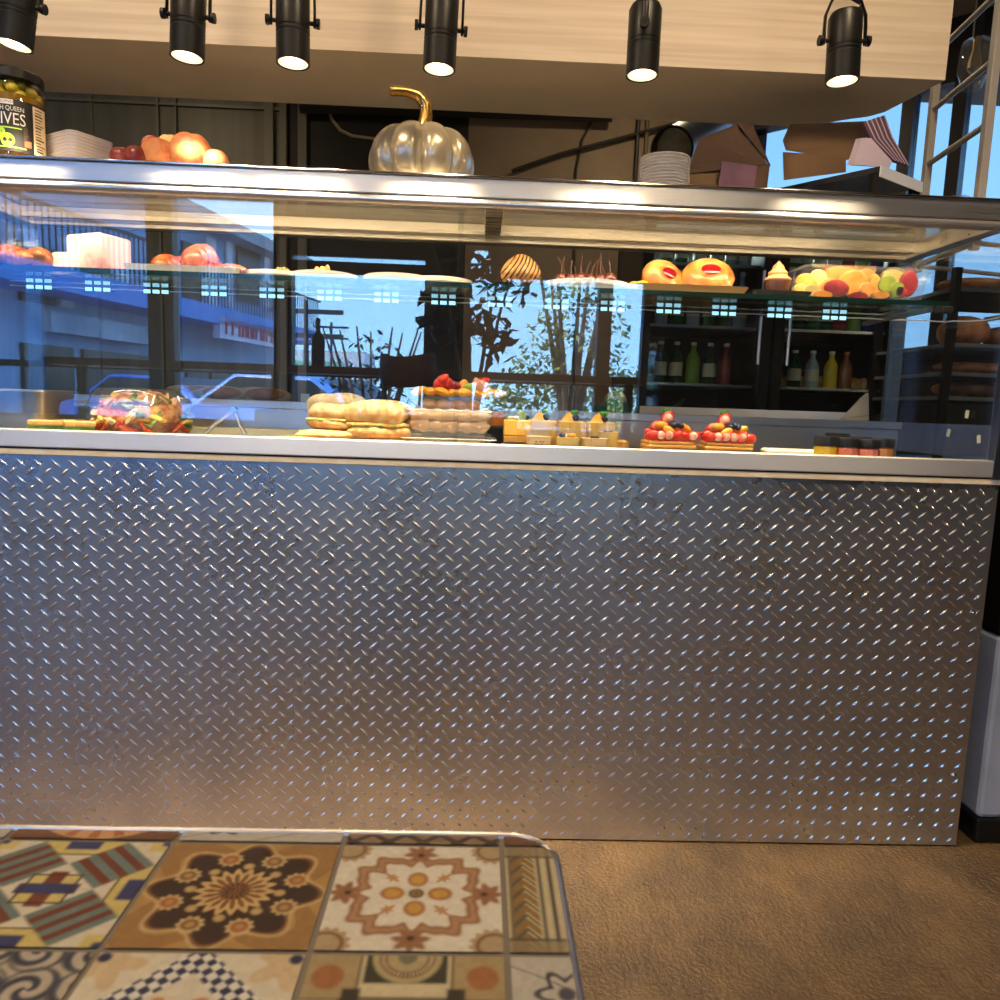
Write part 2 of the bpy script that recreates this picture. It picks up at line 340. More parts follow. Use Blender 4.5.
def pole(px, Yw, top, label):
    P = mir(px, 398, Yw); o = thing('street_pole', label, 'pole', (P.x, P.y, -.14)); zt = mir(px, top, Yw).z+.14
    g = G(); g.cyl((0, 0, 0), (0, 0, zt), .06, 8, .045); obj('mast', g, m_rail, o)
    g = G()
    for z in (zt-.25, zt-.7): g.box((-.7, -.05, z), (.7, .05, z+.08))
    obj('crossarm', g, m_rail, o, smooth=False)
pole(306, -13, 300, 'thin dark utility pole beside the low white building, mirrored in the glass')
pole(331, -30, 322, 'short utility pole behind the tall bottle, mirrored in the glass')
def car(P, rz, paint, label):
    o = thing('car', label, 'car', (P.x, P.y, -.14), rz, 'parked cars outside')
    side = [(-2.1, .35), (2.1, .35), (2.15, .62), (2.0, .82), (1.1, .95), (.35, 1.42), (-.9, 1.45), (-1.65, 1.0), (-2.1, .92), (-2.15, .6)]
    g = G(); g.prism(side, -.82, .82, XZ); obj('body', g, paint, o, bevel=.07)
    win = [(.95, .97), (.33, 1.36), (-.85, 1.39), (-1.45, 1.02)]
    g = G(); g.prism(win, -.835, .835, XZ); obj('window', g, m_bd, o)
    g = G(); g.add([(1.12, -.7, .97), (1.12, .7, .97), (.42, .62, 1.41), (.42, -.62, 1.41)], [(0, 1, 2, 3)]); obj('windscreen', g, m_bd, o)
    for x in (-1.3, 1.3):
        for y in (-.83, .65): g = G(); g.cyl((x, y, .32), (x, y+.18, .32), .32, 20); obj('wheel', g, blackp, o)
    return o
pblue = pm('blue_car_paint', srgb(80, 140, 225), .35, .0, coat=.6); pgrey = pm('grey_car_paint', srgb(120, 135, 155), .25, .4, coat=.6)
car(mir(322, 385, -9.4), .35, pblue, 'bright blue car parked outside under the bar counter, mirrored in the glass')
car(mir(182, 385, -12.6), .35, pblue, 'blue car parked in front of the dark shopfronts, mirrored in the glass')
car(mir(256, 382, -16.2), .2, pgrey, 'grey car parked by the building corner, mirrored in the glass')
leafm = pm('tree_leaf', srgb(80, 105, 45), .6, c2=srgb(140, 150, 70), scale=2); leafd = pm('dark_leaf', srgb(22, 30, 18), .6, c2=srgb(36, 48, 26), scale=2); barkm = pm('bark', srgb(90, 75, 62), .8)
def tree(P, label, h, crowns, nleaf, ls, stems, lm, name='tree', cat='tree', z0=-.14, lean=.35):
    r = random.Random(len(label)); o = thing(name, label, cat, (P.x, P.y, z0)); g = G()
    for k in range(stems):
        a = 2*PI*k/stems+.4; x, y = lean*math.cos(a)*h*.5, lean*math.sin(a)*h*.3
        g.tube([(.02*math.cos(a), .02*math.sin(a), 0), (x*.25, y*.25, h*.35), (x*.6, y*.6, h*.65), (x, y, h*.98)], [.02*h, .016*h, .01*h, .004*h], 6)
    obj('trunk', g, barkm, o); g = G()
    for i in range(nleaf):
        c = crowns[i % len(crowns)]; d = Vector((r.gauss(0, 1), r.gauss(0, 1), r.gauss(0, 1))).normalized()*r.random()**.4
        p = Vector((c[0]+d.x*c[3], c[1]+d.y*c[3], c[2]+d.z*c[3])); E_ = Euler((r.uniform(-1, 1), r.uniform(-1, 1), r.uniform(0, 6))).to_matrix()
        a, b_ = E_ @ Vector((ls, 0, 0)), E_ @ Vector((0, ls*.45, 0)); g.add([p-a, p+b_, p+a, p-b_], [(0, 1, 2, 3)])
    tag(obj('foliage', g, lm, o, smooth=False), kind='stuff')
tp = mir(572, 380, -9.5)
tree(tp, 'leafy multi stemmed tree mirrored in the middle of the case glass', 3.4, [(-.45, 0, 1.7, .45), (.35, .2, 2.3, .5), (0, 0, 2.9, .5), (-.3, 0, 2.2, .4), (.5, 0, 1.6, .5)], 900, .06, 7, leafm)
tp = mir(672, 380, -13); tree(tp, 'olive green tree beyond the window frame, mirrored in the case glass', 3.0, [(0, 0, 1.7, .7), (-.9, 0, 1.3, .6), (.8, 0, 1.3, .6)], 800, .08, 3, leafm)
tp = mir(620, 380, -16); tree(tp, 'low hedge of bushy trees along the street, mirrored in the case glass', 2.0, [(-2.5, 0, 1.2, .8), (-1.2, 0, 1.3, .8), (0, 0, 1.1, .9), (1.2, 0, 1.3, .8)], 1500, .11, 4, leafm)
tp = mir(372, 380, -6.4); tree(tp, 'sparse twiggy shrub outside the window, mirrored in the case glass', 1.9, [(0, 0, 1.5, .35), (-.3, 0, 1.2, .3), (.2, 0, 1.1, .35)], 260, .05, 9, leafd, 'shrub', 'shrub', lean=.55)
pp = mir(472, 380, -3.9)
po = thing('potted_plant', 'tall dark potted plant by the storefront pier, mirrored in the case glass', 'plant', (pp.x, pp.y, 0))
g = G(); g.lathe([(.16, 0), (.2, .38), (.18, .38), (.17, .34)], 24); obj('pot', g, dark, po)
g = G(); r = random.Random(5)
for k in range(7): a = k*.9; g.tube([(0, 0, .3), (.05*math.cos(a), .05*math.sin(a), 1.0), (.2*math.cos(a), .12*math.sin(a), 1.7), (.34*math.cos(a), .2*math.sin(a), 2.1)], [.02, .016, .01, .005], 6)
obj('stem', g, barkm, po); g = G()
for i in range(300):
    c = ((0, 0, 2.0, .3), (.25, 0, 1.9, .26), (-.2, 0, 1.6, .25), (.1, .1, 1.45, .22))[i % 4]; d = Vector((r.gauss(0, 1), r.gauss(0, 1), r.gauss(0, 1))).normalized()*r.random()**.4*c[3]
    p = Vector((c[0]+d.x, c[1]+d.y, c[2]+d.z)); E_ = Euler((r.uniform(-1, 1), r.uniform(-1, 1), r.uniform(0, 6))).to_matrix(); a, b_ = E_ @ Vector((.07, 0, 0)), E_ @ Vector((0, .03, 0))
    g.add([p-a, p+b_, p+a, p-b_], [(0, 1, 2, 3)])
tag(obj('foliage', g, leafd, po, smooth=False), kind='stuff')
# window bar
m_wood = pm('brown_bar_wood', srgb(88, 56, 36), .4, c2=srgb(70, 44, 28), scale=8, stretch=(.2, 2, 2))
o = thing('bar_counter', 'brown wooden bar counter along the storefront windows, mirrored in the glass', 'counter', (0, -4.2, 0))
g = G(); g.box((-3.2, -.2, 1.17), (1.3, .18, 1.225)); obj('counter_top', g, m_wood, o, smooth=False, bevel=.005)
for x in (-3.0, -1.55, -.2, 1.15): g = G(); g.box((x-.03, -.03, 0), (x+.03, .03, 1.17)); obj('leg', g, black, o, smooth=False)
P = mir(318, 350, -4.2); o = thing('bottle', 'tall dark bottle standing on the window bar, mirrored in the glass', 'bottle', (P.x, -4.2, 1.225))
g = G(); g.lathe([(.045, 0), (.05, .01), (.05, .2), (.045, .22), (.016, .27), (.014, .33)], 20); obj('body', g, dark, o); g = G(); g.lathe([(.017, .33), (.017, .36)], 16); obj('cap', g, black, o)
def stool(px, Yw, label):
    P = mir(px, 380, Yw); o = thing('bar_stool', label, 'stool', (P.x, Yw, 0), .2)
    g = G(); g.lathe([(.19, .74), (.2, .76), (.2, .79), (.18, .81)], 28); obj('seat', g, m_wood, o)
    g = G(); g.tube([(.19*math.cos(a), .19*math.sin(a), 1.2+.02*math.cos(2*a)) for a in [PI*(i/14)*1.0 for i in range(15)]], .07, 8, sq=(.15, 1.5)); obj('backrest', g, m_wood, o)
    for k in range(4): a = PI/4+k*PI/2; g = G(); g.cyl((.22*math.cos(a), .22*math.sin(a), 0), (.14*math.cos(a), .14*math.sin(a), .76), .012, 8); obj('leg', g, black, o)
    for k in (0, 1): a = PI/4+k*PI/2; g = G(); g.cyl((.15*math.cos(a), .15*math.sin(a), .78), (.18*math.cos(a), .18*math.sin(a), 1.12), .01, 8); obj('back_post', g, black, o)
    g = G(); g.tube([(.2*math.cos(a), .2*math.sin(a), .28) for a in [2*PI*i/20 for i in range(20)]], .008, 6, True); obj('footrest', g, black, o)
stool(408, -3.7, 'bar stool with a curved brown back under the window bar, mirrored in the glass')

# ------------------------------------------------------------------ display case
XL, XR, YR = -1.17, 1.128, .42
case = thing('display_case', 'long glass display case on a counter clad in shiny diamond tread plate', 'display case', (0, 0, 0))
m_tread = pm('tread_plate', (.80, .79, .78), .28, .95, c2=(.64, .63, .62), scale=5, detail=8, rvar=.05, bump=.10, bscale=220)
g = G(); g.add([(XL, 0, .004), (XR+.012, 0, .004), (XR+.012, 0, .85), (XL, 0, .85)], [(0, 1, 2, 3)])
g.add([(XL, .004, .004), (XR+.012, .004, .004), (XR+.012, .004, .85), (XL, .004, .85)], [(3, 2, 1, 0)])
g.quad((XR+.012, 0, .004), (XR+.012, .004, .004), (XR+.012, .004, .85), (XR+.012, 0, .85)); g.quad((XL, 0, .85), (XR+.012, 0, .85), (XR+.012, .004, .85), (XL, .004, .85))
pit = .0362; ang = math.radians(40); lv, lf = [], []
for sgn_, ox, oz in ((1, 0, 0), (-1, pit/2, pit/2)):
    ca, sa = math.cos(ang*sgn_), math.sin(ang*sgn_)
    nx, nz = int((XR-XL)/pit)+1, int(.84/pit)+1
    for i in range(nx):
        for j in range(nz):
            cx, cz = XL+.012+ox+i*pit, .016+oz+j*pit
            if cx > XR or cz > .838: continue
            n = len(lv)
            base = [(-.0142, 0), (-.008, -.0024), (0, -.0031), (.008, -.0024), (.0142, 0), (.008, .0024), (0, .0031), (-.008, .0024)]
            for a, c in base: lv.append((cx+a*ca-c*sa, 0, cz+a*sa+c*ca))
            for a, d in ((-.0068, -.0014), (0, -.0019), (.0068, -.0014)): lv.append((cx+a*ca, d, cz+a*sa))
            for f in ((0, 1, 8), (1, 2, 9, 8), (2, 3, 10, 9), (3, 4, 10), (4, 5, 10), (5, 6, 9, 10), (6, 7, 8, 9), (7, 0, 8)): lf.append(tuple(n+k for k in f))
g.add(lv, lf); fp_ = obj('counter_front', g, m_tread, case, angle=55)
for z in (.175, .56):
    g = G(); g.M = Matrix.Translation((XR-.012, 0, z)) @ Matrix.Rotation(PI/2, 4, 'X'); g.lathe([(.006, 0), (.006, .002), (.003, .004), (0, .0045)], 12); obj('screw', g, chrome, fp_)
g = G(); g.box((XL+.01, .006, .03), (XR-.005, YR, .85)); obj('counter_body', g, dark, case, smooth=False)
g = G(); g.box((XL, -.006, .848), (XR+.014, .01, .860)); obj('trim_strip', g, pm('beige_edge', srgb(248, 232, 198), .5, c2=srgb(236, 214, 172), scale=30), case, smooth=False, bevel=.0015)
g = G(); g.box((XL, -.010, .864), (XR, .03, .901)); obj('sill', g, pm('sill_steel', (.84, .80, .73), .42, .78, scale=60, stretch=(.02, 1, 1), bump=.1), case, bevel=.002)
g = G(); g.box((XL, .0, .85), (XR, .03, .866)); obj('sill_gap', g, dark, case, smooth=False)
g = G(); g.box((XL, .03, .86), (XR, YR, .884)); obj('deck', g, steel_v, case, smooth=False)
g = G(); g.box((XL, YR-.03, .884), (XR, YR, .955)); g.box((XL, YR-.045, .955), (XR, YR+.01, .975)); obj('back_flange', g, pm('pale_steel', (.72, .73, .76), .35, 1), case, bevel=.002)
g = G(); g.box((XL, -.022, 1.397), (XR, .012, 1.434)); obj('top_rail', g, steel, case, bevel=.002)
g = G(); g.box((XL-.004, -.027, 1.434), (XR+.004, .02, 1.439)); obj('rail_lip', g, chrome, case, bevel=.0015)
g = G(); g.cyl((XL, -.013, 1.388), (XR, -.013, 1.388), .0095, 24); obj('rail_trim', g, pm('bright_trim', (.9, .88, .84), .25, .85), case)
g = G(); g.box((XL, .012, 1.431), (XR, YR, 1.437)); obj('roof_pane', g, clear('milky_roof_glass', (.95, .93, .88), .09, .02, .22, (.85, .8, .7)), case, smooth=False)  # milky warm tint makes the roof pane glow golden under the spots
g = G(); g.box((XL, YR-.04, 1.394), (XR, YR, 1.431)); g.box((XL, YR-.075, 1.404), (XR, YR-.04, 1.431)); obj('back_rail', g, roofsteel, case, bevel=.002)
for x0, x1 in ((XL, XL+.035), (XR-.035, XR)): g = G(); g.box((x0, .012, 1.394), (x1, YR-.04, 1.431)); obj('side_rail', g, steel, case, bevel=.002)
g = G(); g.box((.0, .012, 1.40), (.04, YR-.04, 1.431)); obj('roof_brace', g, roofsteel, case, bevel=.002)
m_tube = pm('warm_fill', (1, .85, .6), .4, emis=5, ecol=(1, .78, .48))  # strip lamps added behind the top rail to brighten the food
for xa_, xb_, pw in ((XL+.06, -.02, 3.4), (.06, XR-.10, 2.7)):
    g = G(); g.box((xa_, .0135, 1.399), (xb_, .017, 1.428)); g.box((xa_, .017, 1.399), (xb_, .034, 1.402)); g.box((xa_, .017, 1.425), (xb_, .034, 1.428)); lh = obj('fill_housing', g, steel_v, case, smooth=False)
    g = G(); g.cyl((xa_+.01, .025, 1.4135), (xb_-.01, .025, 1.4135), .007, 12); obj('fill_tube', g, m_tube, lh)
    l = area('case_fill', ((xa_+xb_)/2, .040, 1.41), .1, pw, (1, .83, .62), (0, 0, 0)); l.data.shape = 'RECTANGLE'; l.data.size = xb_-xa_; l.data.size_y = .02; l.rotation_euler = (math.atan2(.42, .9), 0, 0)
xj = at(462, 300, 0).x
g = G(); g.box((XL+.01, -.004, .900), (xj, .002, 1.382)); obj('front_pane', g, glass, case, smooth=False)
g = G(); g.box((xj-.012, .004, .900), (XR-.015, .010, 1.382)); obj('front_pane', g, glass, case, smooth=False)
for x in (XL+.006, XR-.006):
    g = G(); g.box((x-.003, .012, .9), (x+.003, YR-.03, 1.39)); sp = obj('side_pane', g, glass, case, smooth=False)
    if x > 0:
        for ty, tz, r in ((.16, .955, .3), (.05, .945, -.2), (.1, 1.0, .1)):
            g = G(); g.M = Matrix.Translation((x-.004, ty, tz)) @ Matrix.Rotation(r, 4, 'X'); g.box((-.0006, -.006, -.009), (0, .006, .009)); obj('tape_strip', g, pm('yellowed_tape', srgb(205, 205, 180), .5), sp, smooth=False)
g = G(); g.box((XR-.012, -.012, .86), (XR+.012, .014, 1.40)); obj('corner_post', g, pm('grey_post', (.16, .17, .19), .4, 1), case, bevel=.002)
g = G(); g.box((XL-.01, -.012, .86), (XL+.01, .014, 1.40)); obj('corner_post', g, steel_v, case, bevel=.002)
edge = clear('pane_edge', (.55, .68, .78), .18, .1, .12, (.5, .65, .8))
for x in (XR-.03, XL+.03): g = G(); g.box((x-.018, YR-.035, .975), (x+.018, YR-.02, 1.394)); obj('corner_post', g, edge, case, smooth=False)
SZ = 1.243; xs = at(944, 305, .09).x
shg = clear('shelf_glass', (.86, .95, .92), .06)
g = G(); g.box((XL+.02, .07, SZ-.008), (xs, .365, SZ)); sh = obj('shelf', g, shg, case, smooth=False)
g = G(); g.box((XL+.02, .0675, SZ-.009), (xs, .0698, SZ+.001)); obj('shelf_edge', g, pm('green_glass_edge', srgb(22, 52, 46), .15), sh, smooth=False)
for x in (xs-.004, XL+.03): g = G(); g.box((x-.012, .066, SZ-.022), (x+.012, .10, SZ-.0085)); obj('shelf_bracket', g, dark, sh, bevel=.002)
g = G(); g.box((xs-.03, .1, SZ-.018), (xs-.018, YR-.03, SZ-.0085)); obj('shelf_arm', g, steel_v, sh, smooth=False)
m_led = pm('led_chip', (.55, .85, 1), .4, emis=1.35, ecol=(.36, .78, 1)); m_wire = pm('white_wire', srgb(220, 220, 220), .5)
yl, zl = .285, SZ-.0150; x0 = at(40, 290, yl).x
pts = [(x0-.07+.0695*i, yl, zl+(.0 if i % 2 else .002)) for i in range(34)]; xe = pts[-1][0]
pts += [(xe+.02, yl-.005, zl+.003), (xe+.04, yl-.03, zl), (xe+.05, yl-.08, zl-.002), (xe+.055, yl-.19, zl)]
g = G(); g.tube(pts, .0016, 6); ls = obj('led_string', g, m_wire, case)
def module(loc, rz):
    g = G(); g.M = Matrix.Translation(loc) @ Matrix.Rotation(rz, 4, 'Z'); g.box((-.032, -.002, -.0050), (.032, .006, .0052)); m = obj('led_module', g, dark, ls, smooth=False)
    g = G(); g.M = Matrix.Translation(loc) @ Matrix.Rotation(rz, 4, 'Z')
    for k in (-1, 0, 1): g.box((k*.0215-.0078, -.0045, -.0048), (k*.0215+.0078, -.002, .0036))
    obj('led_chip', g, m_led, m, smooth=False)
for i in range(17): module((x0+.1386*i, yl, zl), 0) if x0+.1386*i < xs-.02 else None
for i in range(2): module((xe+.057, yl-.10-.085*i, zl), PI/2)
# ------------------------------------------------------------------ soffit, track, spots
m_wood_s = pm('whitewashed_wood', srgb(222, 206, 182), .5, c2=srgb(206, 188, 162), scale=9, stretch=(.25, 1, 9), detail=6, bump=.06)
m_sof = pm('painted_soffit', srgb(236, 222, 200), .55, c2=srgb(230, 214, 190), scale=6)
YQ = .30; SB = at(500, 59, YQ).z
xq = at(945, 72, YQ).x; q1, q2 = atz(885, 112, SB), atz(850, 119, SB); YK = atz(500, 113, SB).y
g = G(); g.add([(-2.4, YQ-.004, SB), (xq, YQ-.004, SB), (xq+.01, YQ-.004, 2.995), (-2.4, YQ-.004, 2.995), (-2.4, YQ-.0005, SB), (xq, YQ-.0005, SB), (xq+.01, YQ-.0005, 2.995), (-2.4, YQ-.0005, 2.995)],
      [(0, 1, 2, 3), (7, 6, 5, 4), (1, 5, 6, 2), (0, 3, 7, 4), (2, 6, 7, 3), (0, 4, 5, 1)])
g.mi = 1; poly = [(-2.4, YQ), (xq, YQ), (q1.x, q1.y), ((q1.x+q2.x)/2+.006, (q1.y+q2.y)/2+.008), (q2.x, q2.y), (q2.x-.1, YK), (-2.4, YK)]
g.prism(poly, SB, 2.995)
struct('trim_2', g, [m_wood_s, m_sof], smooth=False)
YS = -.08; KS = 1.09; TRZ = 1.965
tr = thing('lighting_track', 'black lighting track above the row of spotlights', 'track', (0, YS, TRZ))
g = G(); g.box((-2.0, -.018, 0), (1.2, .018, .03)); obj('rail', g, black, tr, smooth=False)
for x in (-1.5, -.75, 0, .8): g = G(); g.cyl((x, 0, .03), (x, 0, 3.0-TRZ), .008, 10); obj('rod', g, black, tr)
m_lens = pm('lit_lens', (1, .8, .5), .3, emis=14, ecol=(1, .74, .42)); m_refl2 = pm('spot_reflector', (1, .9, .75), .3, emis=.9, ecol=(1, .82, .55)); m_refl = pm('lamp_reflector', (1, .9, .75), .3, emis=3.0, ecol=(1, .78, .5))
def spot(px, py, tx, face, label, ln=.118, tilt=0):
    P = at(px, py, YS); o = thing('spotlight', label, 'spotlight', (P.x, YS, P.z), face, 'black spotlights over the case'); r = .0285
    T = Matrix.Rotation(tx, 4, 'Y') @ Matrix.Rotation(tilt, 4, 'X')
    g = G(); g.M = T; g.lathe([(r-.004, .004), (r, 0), (r, .044), (r-.001, .045), (r-.001, .048), (r, .049), (r, .051), (r-.001, .052), (r-.001, .055), (r, .056), (r, ln-.008), (r-.004, ln), (0, ln+.001)], 36, cap=False); b_ = obj('lamp_body', g, black, o)
    g = G(); g.M = T; g.lathe([(r-.0035, .001), (.016, .004), (.0001, .005)], 32, cap=False); obj('reflector', g, m_refl2, o)
    g = G(); g.M = T; g.ball((0, 0, .003), (.014, .014, .0032), 20, 8); obj('bulb', g, m_lens, o)
    zk = .068; top = ln+.028
    g = G(); w_ = r+.008; yk = [(-w_, 0, zk-.006), (-w_, 0, zk+.02), (-w_+.001, 0, ln-.004), (-w_+.012, 0, top-.006), (-.012, 0, top), (.012, 0, top), (w_-.012, 0, top-.006), (w_-.001, 0, ln-.004), (w_, 0, zk+.02), (w_, 0, zk-.006)]
    g.tube([T @ Vector(p) for p in yk], .0042, 8, sq=(.55, 1.3)); obj('yoke', g, black, o)
    for s_ in (-1, 1):
        g = G(); g.M = T; g.cyl((s_*(r-.001), 0, zk), (s_*(r+.017), 0, zk), .0035, 10); g.cyl((s_*(r+.011), 0, zk), (s_*(r+.017), 0, zk), .0085, 14); obj('knob', g, black, o)
    o.scale = (KS,)*3; zt = (TRZ-P.z)/KS; q = T @ Vector((0, 0, top))
    g = G(); g.tube([q, (q.x*.6, q.y*.6, top+.02), (0, 0, zt-.02), (0, 0, zt)], [.013, .011, .011, .018], 12); obj('adapter', g, black, o)
    g = G(); g.tube([T @ Vector((.004, 0, ln)), T @ Vector((.022, -.004, ln+.006)), T @ Vector((.026, 0, ln+.016)), T @ Vector((.006, 0, top-.002))], .0028, 6); obj('cable', g, blackp, o)
    l = bpy.data.lights.new('spot_lamp', 'SPOT'); l.energy = SPOT_W; l.color = (1, .80, .55); l.spot_size = math.radians(60); l.spot_blend = 1.0; l.shadow_soft_size = .022
    lo = bpy.data.objects.new('spot_lamp', l); COL.objects.link(lo); lo.parent = o; lo.matrix_local = T @ Matrix.Translation((0, 0, -.012)) @ Matrix.Rotation(LAMP_TILT, 4, 'X')
    return o
SPOT_W, LAMP_TILT = 98, .24
spot(14, 46, .16, 0, 'black spotlight above the olive jar, tilted, cut by the picture edge', .125)
spot(187, 58, .05, 0, 'black spotlight directly above the peaches and plums')
spot(293, 64, 0, .1, 'black spotlight between the peach heap and the pumpkin, hanging straight', .125)
spot(439, 70, .03, .12, 'black spotlight above the metallic pumpkin, nearest its stem', .15)
spot(642, 76, .0, PI/2-.2, 'black spotlight seen with its grey bracket side on, above the clear lid stack', .115)
spot(842, 82, -.035, 0, 'black spotlight with its whole looped bracket showing, above the brown papers', .113)
# ceiling fill lights, added out of view over customer floor and kitchen
def fill_downlight(x, y, power, label, col=(1, .74, .45)):
    o = thing('fill_ceiling_light', label, 'fill light', (x, y, 3.0)); g = G(); g.lathe([(.11, -.03), (.12, -.028), (.12, 0), (.1, 0)], 28, cap=False); obj('rim', g, black, o)
    g = G(); g.lathe([(.1, -.02), (0, -.021)], 28, cap=False); obj('diffuser', g, m_refl, o)
    l = area('fill_downlight_lamp', (0, 0, -.035), .2, power, col); l.parent = o
fill_downlight(-1.2, -1.15, 32, 'added round ceiling fill light over the customer floor, above the table')
fill_downlight(.7, -1.1, 34, 'added round ceiling fill light over the bare concrete floor')
fill_downlight(-.3, -2.7, 10, 'added round ceiling fill light over the seating, half way to the storefront')
def pendant(x, y, z, power, label):  # pendants added to light the case top; pumpkin highlights suggest lamps here
    o = thing('pendant_lamp', label, 'lamp', (x, y, z)); g = G(); g.tube([(0, 0, .11), (0, 0, 3.0-z)], .004, 6); obj('cord', g, black, o)
    g = G(); g.lathe([(.02, .115), (.03, .1), (.11, -.01), (.115, -.03)], 32, cap=False); obj('shade', g, black, o); g = G(); g.ball((0, 0, .01), .035, 18, 12); obj('bulb', g, m_refl, o)
    l = bpy.data.lights.new('fill_pendant_bulb', 'POINT'); l.energy = power; l.color = (1, .74, .45); l.shadow_soft_size = .04; lo = bpy.data.objects.new('fill_pendant_bulb', l); COL.objects.link(lo); lo.location = (0, 0, -.04); lo.parent = o
pendant(-1.0, -2.5, 2.25, 12, 'added black shaded pendant lamp over the seating near the blue wall side')
pendant(.75, -2.5, 2.25, 13, 'added black shaded pendant lamp over the seating near the bare floor')
def fill_floor_lamp(x, y, power, label):  # fill lamps added out of view to brighten soffit and tread plate
    o = thing('fill_floor_lamp', label, 'lamp', (x, y, 0)); g = G(); g.lathe([(.15, 0), (.15, .02), (.02, .03)], 28); obj('base', g, black, o)
    g = G(); g.cyl((0, 0, .03), (0, 0, 1.68), .011, 10); obj('pole', g, black, o); g = G(); g.ball((0, 0, 1.73), .055, 20, 14); obj('globe', g, m_refl, o)
    for dx in (-.10, .10):
        l = bpy.data.lights.new('fill_globe_bulb', 'POINT'); l.energy = power/2; l.color = (1, .76, .5); l.shadow_soft_size = .04; lo = bpy.data.objects.new('fill_globe_bulb', l); COL.objects.link(lo); lo.location = (dx, .0, 1.73); lo.parent = o
fill_floor_lamp(-2.3, -.75, 20, 'added slim black fill lamp with a globe standing beyond the olive jar end of the counter')
fill_floor_lamp(3.5, -.4, 26, 'added slim black fill lamp with a globe standing beyond the pale cabinet')
added_bench = thing('bench', 'black padded bench added behind the cafe table for its dark reflection', 'bench', (-.45, -2.05, 0))  # unseen bench, added to put a dark patch in the plate's reflection
g = G(); g.box((-.7, -.25, .38), (.65, .22, .46)); obj('seat', g, black, added_bench, smooth=False, bevel=.015)
g = G(); g.box((-.7, -.30, .46), (.65, -.22, .92)); obj('backrest', g, black, added_bench, smooth=False, bevel=.015)
for x in (-.62, .57):
    for y in (-.2, .16): g = G(); g.box((x-.02, y-.02, 0), (x+.02, y+.02, .38)); obj('leg', g, black, added_bench, smooth=False)
fill_downlight(-2.0, 1.9, 11, 'added round ceiling fill light behind the case near the grey green panels')
fill_downlight(.9, 2.3, 9, 'added round ceiling fill light behind the case near the beige wall')
# ------------------------------------------------------------------ tiled table
TZ = .72; TX1, TY1, TX0, TY0 = .053, -1.158, -.57, -1.78
def tri(x): return np.abs((x % 1)-.5)*2
def cset(c, m, col):
    m = np.clip(m, 0, 1)[..., None]; return c*(1-m)+np.array(col)*m
def sm(x, w=.04): return np.clip(.5-x/w, 0, 1)      # 1 where x<0
C_ = lambda *a: np.array(srgb(*a))
CREAM, TEAL, RUST, YEL, BLU, BRN, DBR, TAN, OCH, NAVY, GREY = C_(226, 214, 188), C_(112, 128, 122), C_(122, 62, 40), C_(218, 196, 118), C_(58, 62, 108), C_(132, 86, 46), C_(60, 36, 22), C_(186, 144, 84), C_(208, 158, 74), C_(44, 50, 84), C_(92, 90, 98)
def t_stripes(u, v):
    c = np.ones(u.shape+(3,))*CREAM; p, q = (u+v)/math.sqrt(2), (u-v)/math.sqrt(2); h = .36
    for a, b in ((u, v), (v, u)):
        a, b = np.abs(a), np.abs(b); k = sm(.70-a)*sm(b-.36-(a-.70)*.5); c = cset(c, k, YEL); c = cset(c, sm(np.abs(a-.71)-.012, .02)*sm(b-.36), DBR*1.5); c = cset(c, sm(.82-a)*sm(b-.20), BLU)
    k = sm(.80-np.abs(u))*sm(.80-np.abs(v)); c = cset(c, k, YEL); c = cset(c, sm(.92-np.abs(u))*sm(.92-np.abs(v)), BLU)
    for a, b in ((p, q), (q, p)):
        arm = sm(np.abs(b)-h*.98)*sm(h-np.abs(a))*sm(np.abs(a)-1.06); band = ((np.abs(a)-h)/.10).astype(int) % 2
        c = cset(c, arm*(band == 0), TEAL); c = cset(c, arm*(band == 1), RUST)
    d = np.maximum(np.abs(u), np.abs(v)); c = cset(c, sm(np.abs(u)-.26)*sm(np.abs(v)-.26), YEL)
    c = cset(c, sm(np.abs(u)-.10)*sm(np.abs(v)-.34), RUST); c = cset(c, sm(np.abs(v)-.10)*sm(np.abs(u)-.34), BLU)
    k = np.abs(np.maximum(np.abs(u), np.abs(v))-.27); c = cset(c, sm(k-.015, .02), DBR*1.3); return c
def t_floral(u, v):
    r = np.hypot(u, v); th = np.arctan2(v, u); c = np.ones(u.shape+(3,))*TAN
    c = cset(c, sm(.05-np.sin(9*r+3*np.cos(4*th))*.5)*.45, BRN)
    lob = .88+.11*np.cos(8*th+.4); c = cset(c, sm(r-lob-.05), C_(208, 176, 120)); c = cset(c, sm(r-lob), BRN); c = cset(c, sm(r-lob+.05), DBR)
    for k in range(8):
        a = PI/8+k*PI/4-.05; x, y = u-.68*math.cos(a), v-.68*math.sin(a); d = np.hypot(x, y); t2 = np.arctan2(y, x)
        c = cset(c, sm(d-.135-.015*np.cos(10*t2)), C_(214, 184, 128)); c = cset(c, sm(d-.095), BRN if k % 2 else C_(170, 90, 44)); c = cset(c, sm(d-.05), TAN)
        a += PI/8; x, y = u-.5*math.cos(a), v-.5*math.sin(a); c = cset(c, sm(np.hypot(x, y)-.06), C_(206, 170, 112))
    pet = .40+.05*np.cos(18*th); c = cset(c, sm(r-pet), C_(216, 180, 118)); c = cset(c, sm(r-pet+.10)*(.5+.5*np.cos(18*th) > .25), BRN); c = cset(c, sm(r-.17), C_(150, 96, 50)); c = cset(c, sm(r-.16)*(np.cos(14*th)*np.sin(40*r) > 0), DBR)
    return c
